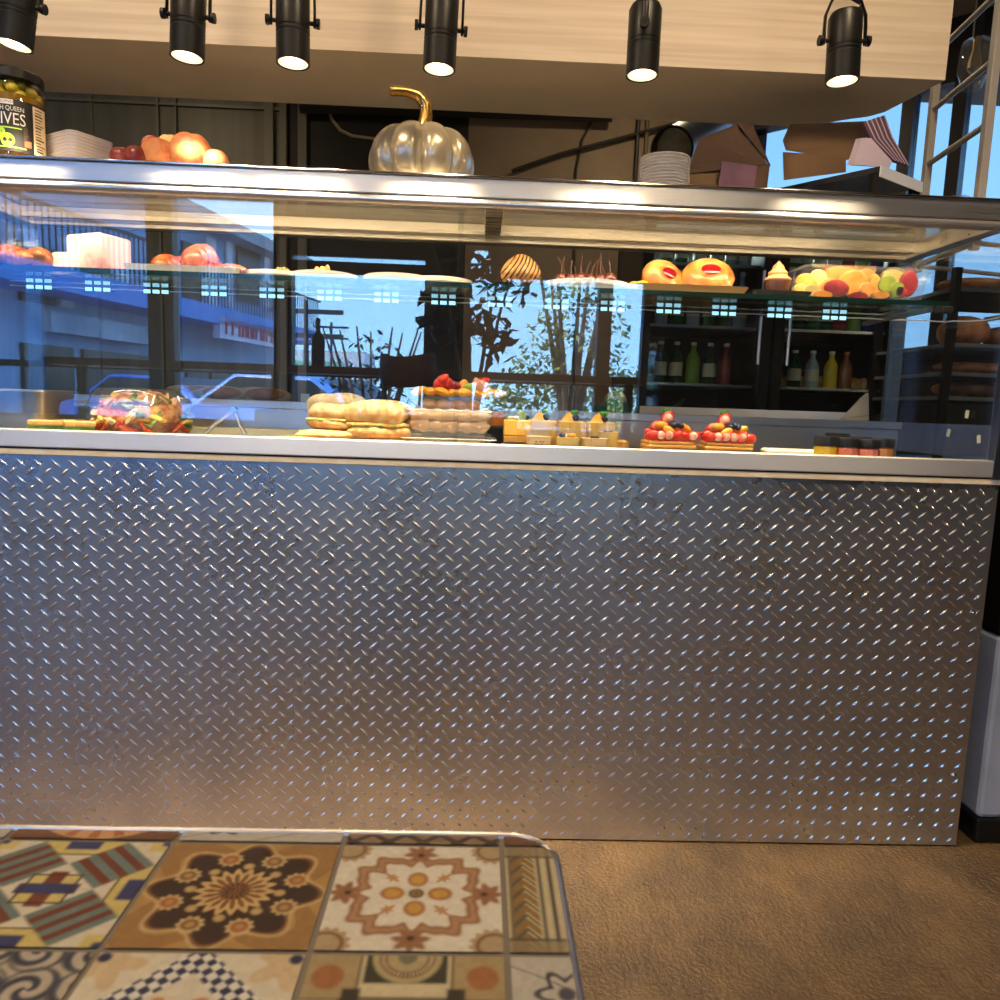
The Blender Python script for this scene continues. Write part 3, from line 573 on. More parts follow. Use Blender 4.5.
def t_scroll(u, v):
    r = np.hypot(u, v); th = np.arctan2(v, u); c = np.ones(u.shape+(3,))*C_(232, 222, 202); wv = .05*np.cos(12*th)+.03*np.cos(20*th)
    sq = (np.abs(u)**3+np.abs(v)**3)**(1/3); BR = C_(158, 108, 72)
    ring = np.abs(sq-.68-wv)-.075-.03*np.cos(4*th)**2; c = cset(c, sm(ring, .05), BR); c = cset(c, sm(ring+.05, .03)*.8, C_(188, 146, 106))
    for k in range(4):
        a = k*PI/2; x, y = u*math.cos(a)+v*math.sin(a), -u*math.sin(a)+v*math.cos(a)
        c = cset(c, sm(np.hypot((x-.84)/1.1, y/1.3)-.14-.03*np.cos(7*np.arctan2(y, x-.84)), .05), BR); c = cset(c, sm(np.hypot(x-.80, y)-.04), DBR)
        c = cset(c, sm(np.hypot((x-.28)/1.15, y)-.125), C_(176, 112, 52)); c = cset(c, sm(np.hypot((x-.28)/1.15, y)-.085), OCH)
        a += PI/4; x, y = u*math.cos(a)+v*math.sin(a), -u*math.sin(a)+v*math.cos(a)
        c = cset(c, sm(np.hypot((x-1.28), y)-.26-.02*np.cos(14*np.arctan2(y, x-1.28))), C_(184, 158, 120)); c = cset(c, sm(np.abs(np.hypot((x-1.28), y)-.18)-.02), BRN)
        c = cset(c, sm(np.hypot((x-.44), y*1.6)-.09-.03*np.cos(6*np.arctan2(y, x-.44))), C_(196, 144, 92))
    c = cset(c, sm(r-.09), DBR); c = cset(c, sm(r-.055), TAN); c = cset(c, sm(r-.025), DBR); return c
def t_swirl(u, v):
    c = np.ones(u.shape+(3,))*C_(196, 182, 160); r_ = np.random.RandomState(4)
    for i in range(5):
        for j in range(5):
            x, y = u+1-i*.5-.12*(j % 2), v+1-j*.5; r = np.hypot(x, y); th = np.arctan2(y, x)*(1 if (i+j) % 2 else -1); s_ = np.sin(34*r+2*th+r_.rand()*6)
            c = cset(c, sm(r-.27)*sm(-s_+.0, .6), C_(98, 98, 110)); c = cset(c, sm(r-.27)*sm(-s_+.75, .3), C_(56, 56, 68)); c = cset(c, sm(np.abs(r-.27)-.02)*.8, C_(70, 68, 78))
    return c
def t_checker(u, v):
    c = np.ones(u.shape+(3,))*C_(226, 214, 190); p, q = u+v, u-v; d = np.abs(np.abs(u)+np.abs(v)-.92)
    chk = (((p/.125).round()+(q/.125).round()) % 2 == 0); c = cset(c, sm(d-.19)*chk, NAVY); c = cset(c, sm(d-.19)*(~chk)*.6, C_(240, 236, 225))
    r = np.hypot(u, v); th = np.arctan2(v, u); c = cset(c, sm(np.abs(r-.33-.08*np.cos(6*th))-.06)*(np.cos(5*th+3*r) > -.2), C_(200, 130, 62))
    for x0 in (-1, 1):
        for y0 in (-1, 1):
            x, y = u-x0*.85, v-y0*.85; c = cset(c, sm(np.hypot(x, y)-.28-.1*np.cos(5*np.arctan2(y, x)))*.55, C_(212, 170, 104)); c = cset(c, sm(np.hypot(u-x0*.93, v-y0*.93)-.07), NAVY)
    return c
def t_geo(u, v):
    c = np.ones(u.shape+(3,))*C_(216, 200, 160); au, av = np.abs(u), np.abs(v)
    for k in (.30, .42): c = cset(c, sm(np.abs(au-k-.18)-.022)+sm(np.abs(av-k+.0)-.022), DBR)
    c = cset(c, sm(.48-au)*sm(.42-av), C_(176, 152, 108))
    for x0 in (-.78, .78):
        for y0 in (-.7, .7): c = cset(c, sm(np.hypot(u-x0, v-y0)-.16), C_(168, 108, 64)); c = cset(c, sm(np.maximum(np.abs(u-x0*.66), np.abs(v-y0*.66))-.09), C_(60, 52, 40))
    for y0 in (1, -1, 0):
        y = v-y0*.98; c = cset(c, sm(au-.42)*sm(np.abs(y)-.36), C_(60, 58, 44)); d = np.hypot(u, y); c = cset(c, sm(d-.36)*sm(au-.42), C_(186, 168, 124)); c = cset(c, sm(np.abs(d-.25)-.04), BRN); c = cset(c, sm(np.abs(d-.25)-.015)*(np.cos(40*np.arctan2(y, u)) > 0), CREAM); c = cset(c, sm(d-.1), C_(120, 116, 92))
    return c
def t_border(u, v):
    c = np.ones(u.shape+(3,))*C_(206, 190, 150); x = u+1
    c = cset(c, sm(np.abs(x-.12)-.09), C_(120, 104, 78)); s_ = tri(v*4+np.abs(x-.22)*5); c = cset(c, sm(np.abs(x-.22)-.15)*(s_ > .5), C_(150, 112, 56)); c = cset(c, sm(np.abs(x-.22)-.15)*(s_ <= .2), C_(92, 80, 50))
    for k, w_ in ((.42, .02), (.55, .025)): c = cset(c, sm(np.abs(x-k)-w_), C_(70, 62, 60))
    c = cset(c, sm(np.abs(x-.72)-.07)*(tri(v*9) > .45), C_(120, 110, 96)); c = cset(c, sm(.8-x), C_(112, 62, 48)); c = cset(c, sm(np.hypot((x-1.3)*1.2, v)-.55), C_(90, 66, 52)); c = cset(c, sm(np.hypot((x-1.3)*1.2, v)-.48), CREAM); c = cset(c, sm(np.hypot((x-1.2), v)-.13), C_(110, 130, 110))
    c = cset(c, sm(.82-np.abs(v))*.8, C_(150, 130, 96)); c = cset(c, sm(np.abs(np.abs(v)-.8)-.02), C_(80, 72, 66)); return c
def t_flower(u, v):
    c = np.ones(u.shape+(3,))*C_(196, 188, 174)
    for x0, y0, k in ((-.45, .5, .24), (.4, -.3, .22), (.45, .6, .16), (-.5, -.5, .2)):
        x, y = u-x0, v-y0; r = np.hypot(x, y); th = np.arctan2(y, x); c = cset(c, sm(np.abs(r-k-.06*np.cos(6*th))-.035), C_(66, 62, 72)); c = cset(c, sm(r-.09), C_(74, 70, 80))
    c = cset(c, sm(np.abs(np.sin(3*u+4*v*v))-.06)*.8, C_(84, 80, 88)); return c
def t_peach(u, v):
    r = np.hypot(u, v+.1); th = np.arctan2(v+.1, u); c = np.ones(u.shape+(3,))*C_(120, 78, 50); c = cset(c, sm(r-.85), C_(214, 164, 116)); c = cset(c, sm(r-.82)*(np.cos(16*th) > .3), C_(176, 112, 70)); c = cset(c, sm(r-.3), BRN); return c
def t_lattice(u, v):
    c = np.ones(u.shape+(3,))*C_(150, 122, 96); k = np.maximum(np.cos(14*(u+v)), np.cos(14*(u-v))); c = cset(c, sm(.6-k), C_(74, 60, 52)); return c
GX, GY = [TX0, -.471, -.372, -.273, -.1735, -.0738, .0215, TX1], [TY0, -1.737, -1.641, -1.546, -1.451, -1.353, -1.2585, -1.1695, TY1]
kinds = {6: [t_swirl, t_checker, t_scroll, t_stripes, t_floral, t_scroll, t_border], 5: [t_floral, t_geo, t_flower, t_swirl, t_checker, t_geo, t_flower], 7: [t_lattice, t_swirl, t_flower, t_peach, t_flower, t_lattice, t_peach]}
tb = thing('cafe_table', 'cafe table topped with patterned decorative tiles in a thin metal rim', 'table', (0, 0, 0))
vs, fs, cs = [], [], []
for i in range(7):
    for j in range(8):
        x0, x1, y0, y1 = GX[i]+.0016, GX[i+1]-.0016, GY[j]+.0016, GY[j+1]-.0016
        if i == 6: x1 = TX1
        if j == 7: y1 = TY1
        fine = i >= 3 and j >= 5; nx = 150 if fine else 40; ny = nx if j < 7 else 30
        if i == 6: nx = nx//2
        uu, vv = np.meshgrid(np.linspace(-1, 1, nx+1), np.linspace(-1, 1, ny+1)); U_, V_ = uu, vv
        if i == 6: U_ = uu*.33-.67
        if j == 7: V_ = vv*.14-.8
        c = kinds.get(j, kinds[6] if j % 2 else kinds[5])[(i+(0 if j >= 5 else j*2)) % 7](U_, V_)
        rs_ = np.random.RandomState(i*9+j); kz = np.kron(rs_.rand(U_.shape[0]//6+1, U_.shape[1]//6+1), np.ones((6, 6)))[:U_.shape[0], :U_.shape[1]]; c = c*(.84+.14*rs_.rand(*U_.shape)+.12*kz)[..., None]*np.array((.41, .425, .46))
        k = len(vs); px_, py_ = x0+(uu+1)/2*(x1-x0), y0+(vv+1)/2*(y1-y0)
        vs += list(zip(px_.ravel(), py_.ravel(), [TZ]*px_.size)); cs.append(c.reshape(-1, 3)); w_ = nx+1
        ii = (np.arange(ny)[:, None]*w_+np.arange(nx)[None, :]).ravel()+k
        fs += np.stack([ii, ii+1, ii+1+w_, ii+w_], 1).tolist()
cs = np.concatenate(cs)
rc = .026
def clipc(x, y):       # keep the round corner
    if x > TX1-rc and y > TY1-rc: return math.hypot(x-TX1+rc, y-TY1+rc) <= rc
    return True
g = G(); keep = [clipc(v[0], v[1]) for v in vs]; g.v = vs; g.f = [tuple(f) for f in fs if all(keep[i] for i in f)]; g.m = [0]*len(g.f); g.col = [tuple(c) for c in cs]
obj('tile_top', g, pm('printed_tile', (1, 1, 1), .5, attr=True, spec=.3), tb, smooth=False)
def rr(x0, x1, y0, y1, r, n=8):
    P_ = []
    for cx, cy_, a0 in ((x1-r, y1-r, 0), (x0+r, y1-r, PI/2), (x0+r, y0+r, PI), (x1-r, y0+r, 1.5*PI)):
        P_ += [(cx+r*math.cos(a0+PI/2*k/n), cy_+r*math.sin(a0+PI/2*k/n)) for k in range(n+1)]
    return P_
g = G(); g.prism(rr(TX0, TX1, TY0, TY1, rc), TZ-.012, TZ-.0012); obj('grout_bed', g, pm('grey_grout', srgb(92, 86, 80), .9), tb, smooth=False)
g = G(); g.tube([(x, y, TZ-.0035) for x, y in rr(TX0-.001, TX1+.001, TY0-.001, TY1+.001, rc+.001, 10)], .0034, 8, True, sq=(.7, 1.5)); obj('metal_rim', g, pm('worn_rim_steel', (.62, .58, .53), .3, 1), tb)
cx, cy_ = (TX0+TX1)/2, (TY0+TY1)/2
g = G(); g.cyl((cx, cy_, .03), (cx, cy_, TZ-.012), .03, 20); obj('pedestal', g, black, tb)
g = G(); g.lathe([(.2, 0), (.21, .008), (.05, .03), (.03, .04)], 32, Matrix.Translation((cx, cy_, 0))); obj('base', g, black, tb)
# ------------------------------------------------------------------ on top of the case
RZ = 1.437
P = at(17, 150, .07); jr = .056; jh = .186
jar = thing('olive_jar', 'big glass jar of green olives with a black label and black lid', 'jar', (P.x, .07, RZ))
g = G(); g.lathe([(jr-.006, 0), (jr, .006), (jr, jh-.035), (jr-.004, jh-.026), (jr-.007, jh-.018)], 48, cap=False); obj('glass_body', g, clear('jar_glass', (.95, .96, .85), .06), jar)
g = G(); g.lathe([(jr-.004, jh-.018), (jr-.002, jh-.019), (jr-.002, jh-.003), (jr-.005, jh), (0, jh)], 48); obj('lid', g, blackp, jar)
m_ol = pm('green_olive', srgb(176, 158, 30), .3, c2=srgb(208, 184, 60), scale=30, sss=.2, coat=.4)
g = G(); g.lathe([(jr-.007, .003), (jr-.005, .008), (jr-.005, jh-.05), (0, jh-.05)], 40); obj('brine', g, pm('brine', srgb(150, 112, 20), .2, c2=srgb(120, 80, 10), scale=30), jar)
for k in range(30):
    a = k*2.4; ring = k % 3; g = G(); rr_ = (jr-.017) if ring < 2 else .02; zz = .012 if k < 10 else jh-.050+.012*(k % 3)
    g.ball((rr_*math.cos(a), rr_*math.sin(a), zz), (.012, .0115, .0105), 14, 9); obj('olive', g, m_ol, jar)
def cyl_patch(g, a0, a1, z0, z1, r, n=30):
    vs_ = [(r*math.cos(a0+(a1-a0)*i/n), r*math.sin(a0+(a1-a0)*i/n), z) for z in (z0, z1) for i in range(n+1)]
    g.add(vs_, [(i, i+1, n+2+i, n+1+i) for i in range(n)])
A0 = -PI/2+.16       # the label faces a little away from the lens
lr = jr+.0006; g = G(); cyl_patch(g, A0-1.25, A0+1.52, .022, .122, lr, 60); lab = obj('label', g, pm('label_black', (.008, .008, .008), .4), jar)
def on_cyl(g, txt, size, a, z, r=lr+.0004, sx=1):
    v_, f_ = glyphs(txt, size); g.add([(r*math.cos(a+x*sx/r), r*math.sin(a+x*sx/r), z+y) for x, y, _ in v_], f_)
m_lw = pm('label_white', srgb(235, 232, 222), .5)
g = G(); on_cyl(g, 'OLIVES', .033, A0, .073, sx=.76); on_cyl(g, 'SPANISH QUEEN', .0125, A0, .0995, sx=.80); obj('lettering', g, m_lw, lab, smooth=False)
g = G(); cyl_patch(g, A0-.30, A0+.32, .111, .1205, lr+.0003); obj('brand_patch', g, m_lw, lab, smooth=False)
g = G(); on_cyl(g, 'KIRKLAND', .0075, A0, .1135, lr+.0007); obj('brand_lettering', g, pm('label_red', srgb(150, 40, 30), .5), lab, smooth=False)
g = G(); cyl_patch(g, A0+.93, A0+1.50, .024, .118, lr+.0003); obj('nutrition_panel', g, pm('panel_cream', srgb(226, 205, 165), .5), lab, smooth=False)
g = G()
for k in range(15):
    z = .030+k*.0058; cyl_patch(g, A0+1.0, A0+1.2+.2*rnd.random(), z, z+(.0022 if k % 4 else .0034), lr+.0006, 8)
for k in range(8): cyl_patch(g, A0+.60, A0+.68+.1*rnd.random(), .044+k*.0035, .0457+k*.0035, lr+.0006, 4)
obj('fine_print', g, pm('print_brown', srgb(90, 70, 50), .5), lab, smooth=False)
g = G(); cyl_patch(g, A0+.62, A0+.84, .034, .046, lr+.0004, 6); obj('size_patch', g, pm('patch_red', srgb(180, 90, 60), .5), lab, smooth=False)
m_og = pm('printed_olive', srgb(160, 205, 50), .4); g = G()
for a, z, s_ in ((A0+.1, .043, .0125), (A0-.35, .050, .014), (A0-.12, .058, .009)):
    n = 20; vs_ = [(lr*math.cos(a), lr*math.sin(a), z)]+[((lr+.0004)*math.cos(a+s_*math.cos(2*PI*k/n)/lr), (lr+.0004)*math.sin(a+s_*math.cos(2*PI*k/n)/lr), z+s_*1.05*math.sin(2*PI*k/n)) for k in range(n)]
    g.add(vs_, [(0, k+1, (k+1) % n+1) for k in range(n)])
cyl_patch(g, A0-.2, A0+.55, .0655, .068, lr+.0004, 12); cyl_patch(g, A0-.7, A0+.66, .0285, .0305, lr+.0004, 12); obj('olive_print', g, m_og, lab, smooth=False)
def tub_stack(name, label, P, rz, wx, wy, n, dz, mtl, taper=.9, rr_=.018, cat='lid stack', round_=False):
    o = thing(name, label, cat, P, rz)
    for k in range(n):
        g = G(); z = k*dz
        if round_: g.lathe([(wx*taper, z), (wx, z+dz*.55), (wx+.003, z+dz*.6), (wx+.003, z+dz*.9), (wx-.002, z+dz*.95)], 36, cap=(k == n-1))
        else:
            for s_, z0, z1 in ((.965, z, z+dz*.62), (1.0, z+dz*.62, z+dz*.98)): g.prism(rr(-wx*s_/2, wx*s_/2, -wy*s_/2, wy*s_/2, rr_, 5), z0, z1)
        obj('plastic_lid', g, mtl, o, smooth=False)
    return o
plid = pm('frosted_plastic', srgb(226, 214, 204), .25, coat=.3)
P = at(78, 150, .14); tub_stack('container_stack', 'stack of frosted rectangular plastic containers beside the olive jar', (P.x, .13, RZ), -.55, .135, .10, 12, .0068, plid)
P = at(664, 175, .1); tub_stack('cup_lid_stack', 'stack of clear round ribbed plastic tubs in front of the round duct', (P.x, .10, RZ), 0, .052, .05, 13, .0068, plastic_r, round_=True)
# fruit heap
m_peach = pm('peach_skin', srgb(220, 148, 90), .6, c2=srgb(186, 80, 48), scale=34, lo=.42, hi=.7, sss=.1); m_red = pm('red_peach_skin', srgb(166, 48, 40), .5, c2=srgb(236, 190, 150), scale=34, lo=.42, hi=.7); m_plum = pm('plum_skin', srgb(120, 36, 30), .35, c2=srgb(200, 110, 90), scale=24, lo=.45, hi=.8); m_yel = pm('yellow_peach_skin', srgb(244, 206, 140), .55, c2=srgb(236, 170, 100), scale=16)
def cleft(x, y, z): return 1-.07*math.exp(-((x/.16)**2))*(1 if y < 0 else 0)-.12*max(0, z-.8)*3
def fruit(px, py, rp, Y, m, nm, label, rest=None, rot=0):
    s_ = 745/(CAM_D+Y); r = rp/s_; P = at(px, py, Y); z = RZ if rest is None else P.z-r
    o = thing(nm, label, 'fruit', (P.x, Y, z), rot, 'peaches and plums heaped on the case top')
    g = G(); g.ball((0, 0, r), (r, r, r), 24, 16, cleft); obj('flesh', g, m, o); g = G(); g.cyl((0, 0, 1.72*r), (.002, 0, 1.98*r), .0016, 6); obj('stem', g, barkm, o); return o
fruit(191, 160, 19.5, .055, m_peach, 'peach', 'largest orange peach, in front of the heap of fruit', rot=.5)
fruit(159, 160, 16, .05, m_peach, 'peach', 'orange peach between the dark plums and the largest peach', rot=2.2)
fruit(216, 163, 12, .05, m_peach, 'peach', 'small orange peach low at the end of the fruit heap nearest the pumpkin', rot=3.5)
fruit(121, 158, 10, .03, m_plum, 'plum', 'small dark plum at the end of the heap next to the container stack')
fruit(137, 158, 11, .032, m_plum, 'plum', 'glossy dark red plum in the front of the heap', rot=.8)
fruit(147, 157, 11.5, .075, m_red, 'plum', 'rosy plum squeezed behind the glossy dark plum', rot=2)
fruit(153, 147, 10.5, .09, m_red, 'nectarine', 'red nectarine on top of the heap, nearest the containers', 1, rot=1)
fruit(170, 147, 11.5, .10, m_yel, 'peach', 'pale yellow peach on top of the heap between two red ones', 1)
fruit(184, 147, 11.5, .085, m_red, 'nectarine', 'red and cream nectarine on top, behind the largest peach', 1, rot=4)
# pumpkin
P = at(422, 150, .15); pr = .118
pk = thing('pumpkin', 'shiny champagne metallic pumpkin with a curved golden stem', 'pumpkin', (P.x, .15, RZ), .25); pk.scale = (1, 1, .88)
def rib(x, y, z):
    a = math.atan2(y, x); h_ = math.hypot(x, y); q = (1-.16*(1-abs(math.cos(4.5*a)))**2.0)*(h_+1e-6)**-.22; d = (1-.34*math.exp(-(h_/.34)**2))*(1-.10*(1-abs(math.cos(4.5*a)))*h_) if z > .3 else 1
    return (x*q, y*q, z*(d if z > 0 else d))
g = G(); g.ball((0, 0, .083), (pr, pr, .090), 108, 36, rib); obj('body', g, pm('champagne_metallic', (.58, .51, .36), .28, .6, coat=.6, c2=(.52, .45, .32), scale=4), pk)
zt = .083+.09*.72; pts = [(0, 0, zt-.01), (.003, 0, zt+.02), (.008, 0, zt+.05), (.006, 0, zt+.075), (-.010, 0, zt+.094), (-.036, 0, zt+.100), (-.072, 0, zt+.097)]
g = G(); g.tube(pts, [.019, .0155, .0145, .0135, .0125, .0115, .0115], 14)
v_ = []
for i, p in enumerate(g.v): v_.append(p)
obj('stem', g, pm('gold_leaf', (.83, .52, .15), .25, 1, c2=(.6, .34, .08), scale=50, stretch=(3, 3, .3), bump=.3), pk, rz if False else None) if False else obj('stem', g, pm('gold_leaf', (.83, .52, .15), .25, 1, c2=(.62, .36, .09), scale=50, stretch=(3, 3, .3), bump=.3), pk)
# round duct, cardboard, papers, black stand
Pd, Pe = at(672, 149, 1.3), at(716, 120, 1.95); ax_d = (Pe-Pd); rd = 19.5*(CAM_D+1.3)/745
du = thing('ventilation_duct', 'dark open ended round duct with a black rim hanging behind the clear tubs', 'duct', Pd)
MD = ax_d.to_track_quat('Z', 'Y').to_matrix().to_4x4(); Ld = ax_d.length
g = G(); g.M = MD; g.lathe([(rd*.94, .06), (rd*.95, 0), (rd, 0), (rd, Ld), (0, Ld+.001)], 40, cap=False); g.lathe([(rd*.94, .06), (0, .061)], 40, cap=False); obj('shell', g, pm('grey_shell', srgb(92, 92, 90), .4, .3, c2=srgb(120, 118, 110), scale=20), du)
g = G(); g.M = MD; g.tube([(rd*math.cos(a), rd*math.sin(a), 0) for a in [2*PI*i/40 for i in range(40)]], .005, 8, True); obj('rim', g, black, du)
g = G(); q = ax_d*.6; g.box((q.x-.012, q.y-.004, q.z+rd*.9), (q.x+.012, q.y+.004, 3.0-Pd.z)); obj('hanger_strap', g, black, du, smooth=False)
m_card = pm('brown_cardboard', srgb(62, 41, 25), .85, c2=srgb(54, 35, 20), scale=12); m_kraft = pm('kraft_paper', srgb(98, 74, 48), .85, c2=srgb(88, 66, 42), scale=10); m_purp = pm('purple_paper', srgb(96, 66, 84), .8, c2=srgb(84, 56, 74), scale=30); m_lil = pm('pale_lilac_paper', srgb(178, 164, 178), .8)
def slab(g, pts, Y0, th):     # an upright sheet from traced corners, with its own depth
    ps = [at(x, y, Y0 if len(p) == 2 else p[2]) for p in pts for x, y in [p[:2]]]
    n = len(ps); off = Vector((0, th, 0)); g.add(ps+[p+off for p in ps], [tuple(range(n)), tuple(range(2*n-1, n-1, -1))]+[(i, n+i, n+(i+1) % n, (i+1) % n) for i in range(n)])
bx = thing('cardboard_box', 'brown cardboard box with its flaps folded up, next to the clear tubs', 'box', (0, 0, 0))
g = G(); slab(g, [(686, 168, .14), (770, 164, .14), (766, 197, .14), (685, 197, .14)], .14, .003)
slab(g, [(766, 164, .14), (764, 161, .22), (762, 200, .22), (766, 197, .14)], .14, .003); slab(g, [(686, 168, .14), (688, 163, .22), (687, 200, .22), (685, 197, .14)], .14, .003); slab(g, [(688, 163, .22), (764, 161, .22), (762, 200, .22), (687, 200, .22)], .22, .003)
obj('box_body', g, m_card, bx, smooth=False)
g = G(); slab(g, [(686, 174, .137), (700, 138, .15), (735, 125, .17), (768, 164, .137)], .14, .003); obj('flap', g, m_card, bx, smooth=False)
g = G(); slab(g, [(738, 124, .18), (752, 123, .21), (771, 166, .18), (769, 164, .145)], .2, .003); obj('flap', g, m_card, bx, smooth=False)
g = G(); slab(g, [(684, 174, .136), (724, 173, .136), (722, 197, .136), (683, 197, .136)], .13, .002); obj('lower_flap', g, m_kraft, bx, smooth=False)
npk = thing('napkin_stack', 'bundle of purple paper napkins leaning on the cardboard box', 'napkins', (0, 0, 0))
g = G()
for k in range(8): slab(g, [(722+k*.2, 161, .112+k*.0024), (757, 166, .112+k*.0024), (753, 197, .112+k*.0024), (717, 197, .112+k*.0024)], .1, .0018)
obj('napkin', g, m_purp, npk, smooth=False)
st = thing('black_tray_stand', 'low black metal stand with a pale end, under the brown papers', 'stand', (0, 0, 0))
c0 = at(880, 166, .08); zs = c0.z; c1, c2_ = atz(775, 189, zs), atz(922, 183, zs); c3 = c1+c2_-c0; q4 = [(c.x, c.y) for c in (c0, c2_, c3, c1)]
g = G(); g.prism(q4, zs-.012, zs); obj('top_plate', g, black, st, smooth=False)
nv = Vector((c2_.y-c0.y, -(c2_.x-c0.x), 0)).normalized()*.003
g = G(); g.prism([(c0.x, c0.y), (c2_.x, c2_.y), (c2_.x+nv.x, c2_.y+nv.y), (c0.x+nv.x, c0.y+nv.y)][::-1], zs-.022, zs+.001); obj('end_plate', g, pm('pale_grey_end', srgb(190, 196, 205), .5), st, smooth=False)
cm = (c0+c1+c2_+c3)/4
for c in (c0, c1, c2_, c3): p = c.lerp(cm, .09); g = G(); g.box((p.x-.009, p.y-.009, RZ), (p.x+.009, p.y+.009, zs-.012)); obj('leg', g, black, st, smooth=False)
kp = thing('kraft_sheets', 'large folded sheets of brown paper standing on the black stand', 'paper', (0, 0, 0))
g = G(); slab(g, [(783, 140, .24), (790, 124, .26), (868, 121, .26), (866, 142, .24), (848, 160, .22), (786, 150, .22)], .24, .002); slab(g, [(783, 152, .2), (832, 155, .2), (846, 158, .2), (846, 172, .2), (784, 180, .2)], .2, .002)
obj('paper_sheet', g, m_kraft, kp, smooth=False)
fs_ = thing('striped_folders', 'fan of dark purple folded cards with pale edges, tilted beside the brown paper', 'cards', (0, 0, 0))
def fan(s): return [(863+22*s, 122-7*s), (872+21*s, 140-2.5*s), (893+16*s, 160+5*s)]
for k in range(5):
    Y = .16+.010*k; A_f, B_f, C_f = fan(k/5), fan((k+.74)/5), fan((k+1)/5)
    g = G(); slab(g, [(x, y, Y) for x, y in A_f+B_f[::-1]], Y, .012); f_ = obj('card', g, m_purp, fs_, smooth=False)
    g = G(); slab(g, [(x, y, Y-.001) for x, y in B_f+C_f[::-1]], Y, .012); obj('pale_edge', g, m_lil, f_, smooth=False)
ls_ = thing('lilac_booklet', 'small bundle of pale lilac paper standing below the striped cards', 'paper', (0, 0, 0))
g = G()
for k in range(4): slab(g, [(861-k*1.6, 138+k*.3, .135+k*.004), (871-k*1.6, 138, .135+k*.004), (892-k, 161, .135+k*.004), (890-k, 167, .135+k*.004), (853-k*1.8, 165, .135+k*.004)], .13, .0025)
obj('paper_sheet', g, m_lil, ls_, smooth=False)
bgm = clear('thin_bag_film', (.86, .9, .95), .12, .08, .12, (.8, .85, .9))
def bag(px, py, w_, h_, Y, label, seed):
    r = random.Random(seed); P = at(px, py, Y); o = thing('plastic_bag', label, 'bag', (P.x, Y, RZ), 0); K = [(r.uniform(2, 7), r.uniform(2, 7), r.uniform(0, 6)) for _ in range(4)]
    def cr_(x, y, z): q = 1+sum(.09*math.sin(a*x+b_*z+c+2*y) for a, b_, c in K); return (x*q, y*q, max(-.55, z*q))
    g = G(); g.ball((0, 0, h_*.36), (w_/2, .05, h_*.64), 22, 14, cr_); obj('film', g, bgm, o, smooth=False)
bag(955, 186, .085, .05, .14, 'crumpled clear plastic bag beside the white rack post on the case top', 3)
bag(990, 184, .06, .055, .2, 'crumpled clear plastic bag at the very end of the case top', 8)
# ------------------------------------------------------------------ food in the case
DZ = .884; SHZ = 1.2435
def sz(p, Y): return p*(CAM_D+Y)/745
def on(px, Y, Z): P = at(px, 300 if Z > 1 else 430, Y); return (P.x, Y, Z)
def croissant_bm(L_, R_, bend=.5, seg=7, flat=.85):
    g = G(); pts, rs = [], []; n = 42
    for i in range(n+1):
        t_ = i/n*2-1; a = t_*bend; pts.append((L_/2*t_, -bend*L_*.28*t_*t_, R_*flat))
        k = (t_*.5+.5)*seg; fr_ = k-math.floor(k); st_ = .88+.16*(1-abs(fr_*2-1))**.6
        rs.append(max(.12*R_, R_*(1-abs(t_)**2.1*.78)*st_))
    g.tube(pts, rs, 16, sq=(1, flat)); return g
def croissant(loc, L_, R_, rz, label, m=None, bend=.5, group='croissants on the glass shelf', roll=0):
    o = thing('croissant', label, 'croissant', loc, rz, group); obj('pastry', croissant_bm(L_, R_, bend), m or crois, o, angle=70)
    if roll: o.rotation_euler = (0, roll, rz)
    return o
def plate(loc, rx, ry, label, m, name='plate', th=.010, group='plates on the glass shelf'):
    o = tag(obj(name, G().lathe([(.0, 0), (.80, 0), (.84, th*.2), (.985, th*.55), (1.0, th*.62), (1.0, th), (.97, th), (.82, th*.45), (0, th*.4)], 48), m), label, 'plate', group)
    o.location = loc; o.scale = (rx, ry, 1); return o
def tray(name, px0, px1, Y0, Y1, Z, th, m, label, rim=True):
    x0, x1 = at(px0, 300, (Y0+Y1)/2).x, at(px1, 300, (Y0+Y1)/2).x; o = thing(name, label, 'tray', ((x0+x1)/2, (Y0+Y1)/2, Z)); w_, d_ = (x1-x0)/2, (Y1-Y0)/2
    g = G(); a, b_ = rr(-w_*.9, w_*.9, -d_*.9, d_*.9, .015), rr(-w_, w_, -d_, d_, .018); a2, b2 = rr(-w_*.88, w_*.88, -d_*.88, d_*.88, .014), rr(-w_*.97, w_*.97, -d_*.97, d_*.97, .017); n = len(a)
    vs_ = [(x, y, 0) for x, y in a]+[(x, y, th) for x, y in b_]+[(x, y, th) for x, y in b2]+[(x, y, .003) for x, y in a2]; fs_ = [tuple(range(n-1, -1, -1)), tuple(3*n+i for i in range(n))]
    for q in range(3): fs_ += [(q*n+i, q*n+(i+1) % n, q*n+n+(i+1) % n, q*n+n+i) for i in range(n)]
    g.add(vs_, fs_); obj('tray_body', g, m, o); return o
